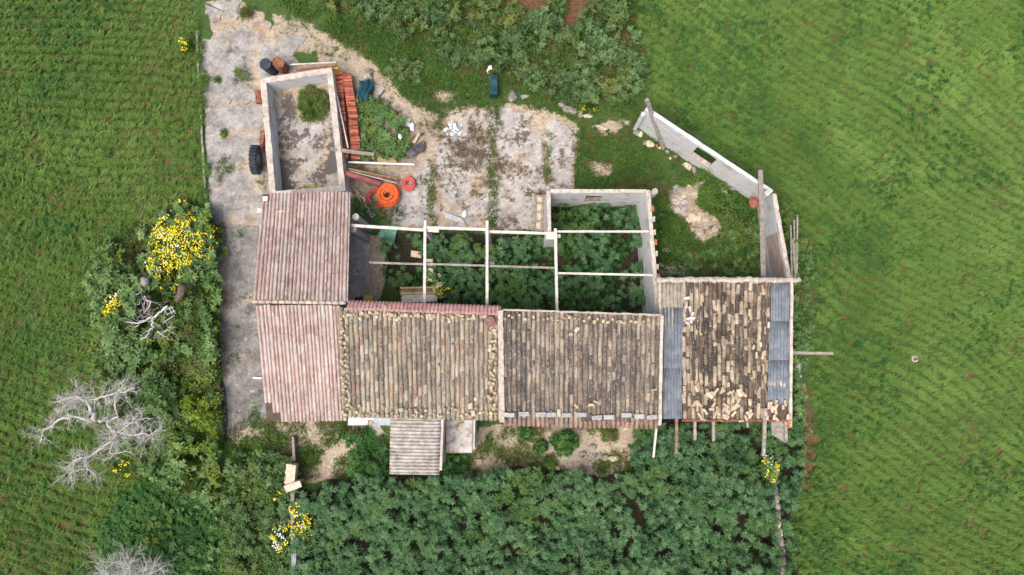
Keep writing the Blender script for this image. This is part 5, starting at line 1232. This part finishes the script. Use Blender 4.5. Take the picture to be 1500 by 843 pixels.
p = spread([Z['weedS']], 16, hz(.3, 1.1, .9, 3), seed=37, gate=hg, excl=strip)
put('weed_bushes', 'scrub', p, 'loose green bushes between dark weeds and the low wall', 'bushes', .8, 1.4, .4, 38)
# weeds in slab joints, yard patches and the bare south side
joint = [[(628, 235), (640, 235), (638, 335), (628, 335)], [(716, 160), (730, 160), (726, 335), (712, 335)], [(797, 190), (806, 190), (804, 280), (796, 280)], [(635, 165), (652, 168), (645, 200), (636, 195)]]
p = spread(joint, 90, z0, seed=39, gate=lambda x, y, g: g.random(x.shape) < .8)
put('joint_weeds', 'grass', p+np.array([0, 0, .04]), 'green weeds growing in the joints of the concrete yard', 'weeds', .5, 1.0, .3, 40)
p = spread([[(520, 140), (560, 150), (600, 185), (600, 210), (585, 235), (527, 232)], [(515, 290), (545, 300), (575, 330), (540, 335), (520, 320)]], 34, hz(.1, .8, .9, 8), seed=41)
put('yard_bush', 'hedge', p, 'olive green tangle of weeds between tile stack and bucket', 'weeds', .8, 1.4, .4, 42)
pg = lambda x, y, g: g.random(x.shape) < np.clip((N3.fbm(x*1.6+60, y*1.6+3)-.52)*7, 0, 1)
p = spread([Z['yard']], 60, z0, seed=43, gate=pg, excl=[[(540, 240), (625, 240), (625, 335), (560, 335)]])
put('yard_moss', 'dry', p+np.array([0, 0, .06]), 'brown dried weeds scattered over the concrete yard', 'weeds', .4, .9, .3, 44)
p = spread([[(655, 205), (715, 200), (712, 235), (695, 258), (665, 240)]], 45, lambda x, y, g: g.uniform(.03, .3, x.shape), seed=45)
put('dry_bush', 'dry', p, 'reddish brown dry bush on the upper left yard slab', 'bush', .7, 1.3, .5, 46)
sgate = lambda x, y, g: g.random(x.shape) < np.clip((N1.fbm(x*.9+8, y*.9+44)-.46)*7, 0, 1)
p = spread([Z['soilS1'], Z['soilS2']], 70, z0, seed=47, gate=sgate)
put('south_weeds', 'grass', p, 'green weeds in patches on the bare ground south of the house', 'weeds', .6, 1.2, .3, 48)
p = spread([[(495, 635), (540, 630), (570, 650), (570, 700), (510, 700), (515, 660)], [(650, 660), (690, 668), (672, 702), (640, 704)], [(692, 620), (730, 615), (735, 640), (712, 652), (692, 650)]], 34, hz(.1, .7, .9, 8), seed=49)
put('house_foot_shrubs', 'darkw', p, 'leafy green clumps against the lean-to and tank', 'shrubs', 1.0, 1.8, .4, 50)
p = spread([Z['drive']], 60, z0, seed=51, gate=lambda x, y, g: g.random(x.shape) < np.clip((N2.fbm(x*.9+66, y*.9+21)-.61)*7, 0, 1))
put('drive_weeds', 'grass', p+np.array([0, 0, .05]), 'tiny weeds in the cracks of the concrete drive', 'weeds', .4, .9, .3, 52)

# single plants
def bush(px, py, rad, h, key, label, n, name='bush', flower=None, fn=0, cat='bush', group=None, zs=.0, sx=1.0, sy=1.0, fr=.03, mixw=0):
    base = P(px, py, h*.75); base.z = 0; t = thing(name, label, cat, base, group)
    srcs = list(src[key].objects); mb = MB(); mt = srcs[0].data.materials[0]
    lm = plant_mat(mt)
    for k in range(n):
        a = random.uniform(0, 6.283); r_ = rad*math.sqrt(random.random())*random.uniform(.8, 1.08)*(1+.55*noise.noise(Vector((math.cos(a)*1.6+px, math.sin(a)*1.6+py, 3)))); z = h*math.sqrt(max(.04, 1-(r_/rad/1.1)**2))*random.uniform(.55, 1)+zs
        me = random.choice(srcs).data; Mx = Euler((random.gauss(0, .5), random.gauss(0, .5), random.uniform(0, 6.28))).to_matrix()*random.uniform(.7, 1.15)
        c = base+Vector((math.cos(a)*r_*sx, math.sin(a)*r_*sy, z)); mb.add([c+Mx@v.co for v in me.vertices], [tuple(p.vertices) for p in me.polygons], random.random())
    mb.build('foliage', lm, t, True)
    mb = MB()
    for k in range(5):
        a = random.uniform(0, 6.283); mb.tube([base, base+Vector((math.cos(a)*rad*.3, math.sin(a)*rad*.3, h*.6))], [.025, .01], 5)
    mb.build('stem', M['bark'], t)
    for fm, cnt in ((flower, fn), ('wflower', mixw)):
        if not cnt: continue
        mb = MB()
        cl = [(random.uniform(0, 6.283), rad*math.sqrt(random.random())) for _ in range(max(3, cnt//10))]
        for k in range(cnt):
            a, r_ = random.choice(cl); x = math.cos(a)*r_+random.gauss(0, rad*.13); y = math.sin(a)*r_+random.gauss(0, rad*.13); rr2 = math.hypot(x, y)
            if rr2 > rad*1.15 or noise.noise(Vector((base.x+x*1.6, base.y+y*1.6, 4)))*1.2+rr2/rad > 1.02: continue
            z = h*math.sqrt(max(.02, 1-(rr2/rad/1.2)**2))+zs+random.uniform(-.12, .15); c = base+Vector((x*sx, y*sy, z)); s = fr*random.uniform(.7, 1.25)
            vs = [c+Vector((0, 0, s*.35))]+[c+Vector((s*math.cos(q*1.047), s*math.sin(q*1.047), random.uniform(-.1, .1)*s)) for q in range(6)]
            mb.add(vs, [(0, 1+q, 1+(q+1) % 6) for q in range(6)])
        o = mb.build('flowers', M[fm], t); o['kind'] = 'stuff'
    return t
_pm = {}
def plant_mat(m):
    if m.name in _pm: return _pm[m.name]
    c = m.copy(); c.name = m.name+'_single'
    for nd in c.node_tree.nodes:
        if nd.type == 'ATTRIBUTE' and nd.attribute_type == 'INSTANCER': nd.attribute_type = 'GEOMETRY'; nd.attribute_name = 'rnd'
    _pm[m.name] = c; return c
bush(263, 355, 1.65, 1.5, 'hedge', 'large mass of bright yellow flowers at the top of the hedge beside the drive', 300, 'flowering_bush', 'flower', 1700, 'flowers', sy=.95, fr=.030, mixw=90)
bush(300, 374, .5, 1.3, 'hedge', 'small yellow flowered bush spilling over the drive edge right of the large one', 40, 'flowering_bush', 'flower', 90, 'flowers')
bush(229, 385, .6, 1.4, 'hedge', 'yellow flowered clump lower left of the large yellow mass', 60, 'flowering_bush', 'flower', 120, 'flowers', mixw=10)
bush(168, 457, .75, 1.5, 'hedge', 'yellow and white flowered bush on the field side of the hedge', 90, 'flowering_bush', 'flower', 420, 'flowers', sy=1.3, mixw=40)
bush(228, 408, .5, 1.2, 'hedge', 'sparse yellow flowers above the grey stump in the hedge', 40, 'flowering_bush', 'flower', 55, 'flowers')
bush(246, 425, .4, 1.1, 'hedge', 'few yellow flowers right of the grey stump in the hedge', 30, 'flowering_bush', 'flower', 35, 'flowers')
bush(272, 412, .55, 1.2, 'hedge', 'yellow sprinkled green bush above the brown stump', 45, 'flowering_bush', 'flower', 50, 'flowers')
bush(267, 67, .38, .6, 'weed', 'small yellow flower clump alone at the top of the left field', 40, 'flowering_bush', 'flower', 70, 'flowers', sy=1.3)
bush(268, 300, .35, .6, 'weed', 'tiny yellow flower clump north of the hedge', 20, 'flowering_bush', 'flower', 20, 'flowers')
bush(438, 746, .55, 1.2, 'hedge', 'yellow flowers just below the stone gate post', 50, 'flowering_bush', 'flower', 110, 'flowers', sy=.8, mixw=15)
bush(443, 778, .65, 1.25, 'hedge', 'dense yellow flowers on the right of the low wall', 60, 'flowering_bush', 'flower', 230, 'flowers', sy=1.5, mixw=30)
bush(412, 788, .6, 1.1, 'hedge', 'yellow and white flowers left of the low wall', 60, 'flowering_bush', 'flower', 120, 'flowers', sy=1.4, mixw=75)
bush(402, 725, .35, .8, 'weed', 'small yellow flowered tuft left of the stone gate post', 25, 'flowering_bush', 'flower', 25, 'flowers')
bush(349, 834, .3, .6, 'weed', 'yellow flowers at the bottom edge left of the low wall', 20, 'flowering_bush', 'flower', 35, 'flowers')
bush(182, 686, .5, .5, 'weed', 'low yellow flowers at the foot of the dead tree', 35, 'flowering_bush', 'flower', 60, 'flowers', sx=1.4, sy=.8)
bush(649, 424, .42, 1.2, 'hedge', 'yellow flowered plant above the board stack in the courtyard', 30, 'flowering_bush', 'flower', 95, 'flowers', sx=1.3, mixw=18)
bush(633, 401, .35, 1.2, 'hedge', 'white flowered plant beside the first crossbeam', 20, 'flowering_bush', 'flower', 12, 'flowers', sx=1.3, mixw=50)
bush(1129, 690, .48, 1.5, 'hedge', 'yellow flowered plant at the head of the ruined wall', 40, 'flowering_bush', 'flower', 120, 'flowers', sy=1.4, mixw=12)
bush(861, 152, .5, .5, 'weed', 'pale yellow flowered low plant beside the rubble row', 40, 'flowering_bush', 'flower', 40, 'flowers', fr=.022)
bush(719, 103, .2, .7, 'weed', 'small white flowered bush on top of the teal bin', 12, 'flowering_bush', 'flower', 0, 'flowers', mixw=90, fr=.03)
bush(828, 651, .62, 1.0, 'darkw', 'large round green bush on the bare ground south of the brown roof', 210, 'round_bush')
bush(792, 656, .3, .5, 'darkw', 'small round green bush left of the large one south of the brown roof', 60, 'round_bush')
bush(771, 633, .3, .5, 'darkw', 'small green bush close under the brown roof eave', 55, 'round_bush')
bush(805, 678, .3, .4, 'weed', 'dull green clump below the small round bush', 40, 'round_bush')
bush(895, 636, .4, .5, 'weed', 'leafy clump near the eave at the right of the bare ground', 60, 'round_bush')
bush(459, 150, 1.0, .4, 'weed', 'mossy green plant covering the upper right of the pen floor', 330, 'ground_plant', cat='plant', sx=.8, sy=.95)
bush(360, 18, .28, .25, 'grass', 'small round grass tuft on the upper drive', 45, 'grass_tuft', cat='grass')
for x, y, lab in ((318, 117, 'left'), (350, 107, 'right')): bush(x, y, .16, .06, 'weed', 'tiny weed %s of the drive centre beside the pen' % lab, 10, 'small_weed', cat='weed')
bush(326, 196, .22, .06, 'weed', 'flat weed on the drive level with the tractor tyre', 14, 'small_weed', cat='weed')
bush(458, 668, .45, .15, 'weed', 'flat green weed patch on the bare soil right of the gate post', 50, 'small_weed', cat='weed', sy=1.2)
bush(595, 100, .7, .4, 'scrub', 'grey green bush in the grass above the concrete path', 80, 'green_bush', sx=1.3)
bush(318, 338, .3, .5, 'weed', 'green plant creeping over the drive edge', 30, 'green_bush')

# ---- dead tree
def dead_tree(name, label, base, limbs, twl=.5, tw=3, seed=1, tr=None):
    random.seed(seed); t = thing(name, label, 'tree', base); trunk = MB(); tws = MB(); cnt = [0]
    def grow(p, d, L, r_, lvl):
        if lvl == 0 or cnt[0] > 7500: return
        cnt[0] += 1; pts = [p]; q = p; dd = d.copy()
        for k in range(3):
            dd = (dd+Vector([random.gauss(0, .25) for _ in range(3)])*.8).normalized(); dd.z = dd.z*.9+.02; q = q+dd*L/3; pts.append(q)
        tws.tube(pts, [r_, r_*.85, r_*.65, r_*.4], 4 if lvl < 3 else 5, False)
        for k in range(random.choice((2, 3, 3))):
            a = random.choice(pts[1:]); nd = (dd+Vector([random.gauss(0, .65), random.gauss(0, .65), random.gauss(0, .35)])).normalized(); grow(a, nd, L*random.uniform(.6, .85), r_*.6, lvl-1)
    for li, (pl, r0, r1, nt) in enumerate(limbs):
        r0 *= .68; r1 *= .65; nt = int(nt*1.7)
        pts = [P(*q) for q in pl]; n = len(pts); fine = []
        for i in range(n-1):
            for k in range(4): 
                f = k/4; fine.append(pts[i].lerp(pts[i+1], f)+Vector([random.gauss(0, .035) for _ in range(3)]))
        fine.append(pts[-1]); m = len(fine)
        if li == 0: trunk.tube(fine, [r0+(r1-r0)*k/(m-1) for k in range(m)], 9)
        else:
            mb = MB(); mb.tube(fine, [r0+(r1-r0)*k/(m-1) for k in range(m)], 7); mb.build('limb', M['deadwood'], t, True)
        for k in range(nt):
            j = int(m*(.15+.85*random.random()))-1; j = max(1, min(m-1, j)); d = (fine[j]-fine[j-1]).normalized()
            nd = (d*.6+Vector((random.gauss(0, .7), random.gauss(0, .7), random.gauss(.1, .35)))).normalized(); grow(fine[j], nd, twl*random.uniform(.7, 1.5), .009+r1*.12, tw)
    trunk.build('trunk', M['deadwood'], t, True); o = tws.build('twigs', M['deadwood'], t); o['kind'] = 'stuff'
    random.seed(seed+99)
def q2(x, y, z): return (40+x/3.242, 480+y/3.242, z)
dead_tree('dead_tree', 'bleached leafless tree sprawling over the left field beside the hedge', P(172, 612, 0), [
  ([(175, 607, 0.0), q2(430, 430, .8), q2(380, 437, 1.5), q2(320, 440, 1.9), q2(270, 438, 2.2), q2(225, 422, 2.4)], .17, .08, 6),
  ([q2(320, 440, 1.9), q2(308, 400, 2.3), q2(290, 350, 2.7), q2(240, 330, 3.0), q2(200, 335, 3.1), q2(155, 355, 3.1)], .14, .045, 16),
  ([q2(225, 422, 2.4), q2(160, 435, 2.6), q2(110, 470, 2.6), q2(75, 495, 2.6), q2(65, 545, 2.5)], .07, .025, 12),
  ([q2(390, 437, 1.4), q2(425, 420, 2.0), q2(410, 345, 2.6), q2(440, 310, 2.9), q2(510, 285, 3.0)], .06, .03, 13),
  ([q2(290, 345, 2.7), q2(350, 335, 3.0), q2(420, 305, 3.3), q2(470, 290, 3.3)], .05, .025, 12),
  ([q2(385, 445, 1.4), q2(390, 480, 1.8), q2(425, 500, 2.2), q2(400, 540, 2.5), q2(340, 580, 2.7), q2(280, 620, 2.8), q2(215, 635, 2.8)], .10, .04, 18),
  ([q2(430, 498, 2.2), q2(480, 512, 2.5), q2(540, 505, 2.7), q2(610, 510, 2.7)], .06, .03, 16),
  ([q2(430, 498, 2.2), q2(470, 470, 2.5), q2(530, 440, 2.7), q2(600, 430, 2.8)], .05, .02, 14),
  ([q2(225, 640, 2.8), q2(215, 670, 2.7), q2(200, 720, 2.6)], .04, .02, 8),
  ([q2(280, 620, 2.8), q2(275, 660, 2.8), q2(320, 700, 2.7)], .04, .02, 8),
  ([q2(415, 520, 2.2), q2(385, 590, 2.4), q2(440, 600, 2.4)], .045, .02, 10),
  ([q2(240, 330, 3.0), q2(180, 370, 3.0), q2(190, 420, 3.0)], .045, .02, 9),
], .37, 4, 5)
dead_tree('dead_tree', 'grey leafless treetop at the bottom edge of the left field', P(190, 870, 0), [
  ([(190, 870, 0.0), (190, 862, 1.0), (185, 850, 1.9)], .12, .07, 4), ([(188, 858, 1.5), (165, 845, 2.2), (140, 830, 2.6)], .05, .02, 16), ([(188, 858, 1.5), (190, 840, 2.3), (185, 822, 2.6)], .05, .02, 18), ([(188, 858, 1.5), (215, 842, 2.3), (240, 830, 2.6)], .05, .02, 14), ([(188, 858, 1.5), (205, 850, 2.3), (215, 826, 2.5)], .04, .02, 12)], .5, 4, 8)
def q1(x, y, z): return (130+x/3.667, 270+y/3.667, z)
dead_tree('dead_branch', 'silvery forked dead branch lying on the hedge below the stumps', P(224, 470, 0), [
  ([q1(430, 655, 1.9), q1(380, 690, 1.9), q1(340, 720, 1.8), q1(270, 745, 1.8), q1(200, 740, 1.7)], .07, .025, 5),
  ([q1(345, 720, 1.8), q1(345, 770, 1.8), q1(310, 815, 1.8), q1(280, 840, 1.7)], .06, .03, 3), ([q1(370, 790, 1.8), q1(400, 810, 1.9), q1(425, 835, 1.9)], .05, .025, 2), ([q1(395, 800, 1.8), q1(430, 780, 1.9), q1(440, 765, 1.9)], .035, .02, 2),
  ([q1(340, 715, 1.9), q1(300, 730, 1.9), q1(250, 770, 1.8)], .03, .015, 2)], .35, 2, 12)
dead_tree('dead_branch', 'tangle of grey roots left of the grey stump in the hedge', P(203, 440, 0), [
  ([q1(300, 520, 1.4), q1(270, 590, 1.4), q1(240, 600, 1.3), q1(205, 570, 1.2)], .07, .03, 4), ([q1(290, 610, 1.3), q1(270, 640, 1.3), q1(240, 660, 1.2), q1(225, 690, 1.2)], .05, .025, 4), ([q1(300, 600, 1.4), q1(330, 640, 1.4), q1(300, 690, 1.3)], .05, .03, 4)], .4, 2, 14)
for (a, b, r0, m, lab) in ((q1(505, 540, 1.7), q1(480, 625, 1.2), .17, 'bark', 'brown leaning stump in the hedge under the yellow flowers'), (q1(300, 505, 1.6), q1(300, 550, 1.3), .17, 'greystone', 'pale grey stump at the centre of the hedge'), (q1(320, 600, 1.2), q1(330, 700, .9), .14, 'bark', 'dark trunk piece above the silvery forked branch')):
    mb = MB(); A_, B2 = P(*a), P(*b); mb.tube([A_, A_.lerp(B2, .5)+Vector((.04, 0, 0)), B2], [r0, r0*1.1, r0*.9], 9); solo(mb, 'tree_stump', M[m], lab, 'stump', smooth=True)
lf = thing('metal_rack', 'small silvery metal rack caught in the hedge beside the forked branch', 'rack', P(247, 459, 0))
for a, b in (((405, 675), (455, 660)), ((420, 700), (465, 680)), ((400, 745), (460, 705)), ((405, 670), (425, 705)), ((430, 662), (450, 700)), ((440, 655), (465, 695))):
    mb = MB(); mb.tube([P(*q1(*a, 2.0)), P(*q1(*b, 2.0))], .018, 6); mb.build('bar', M['steel'], lf)
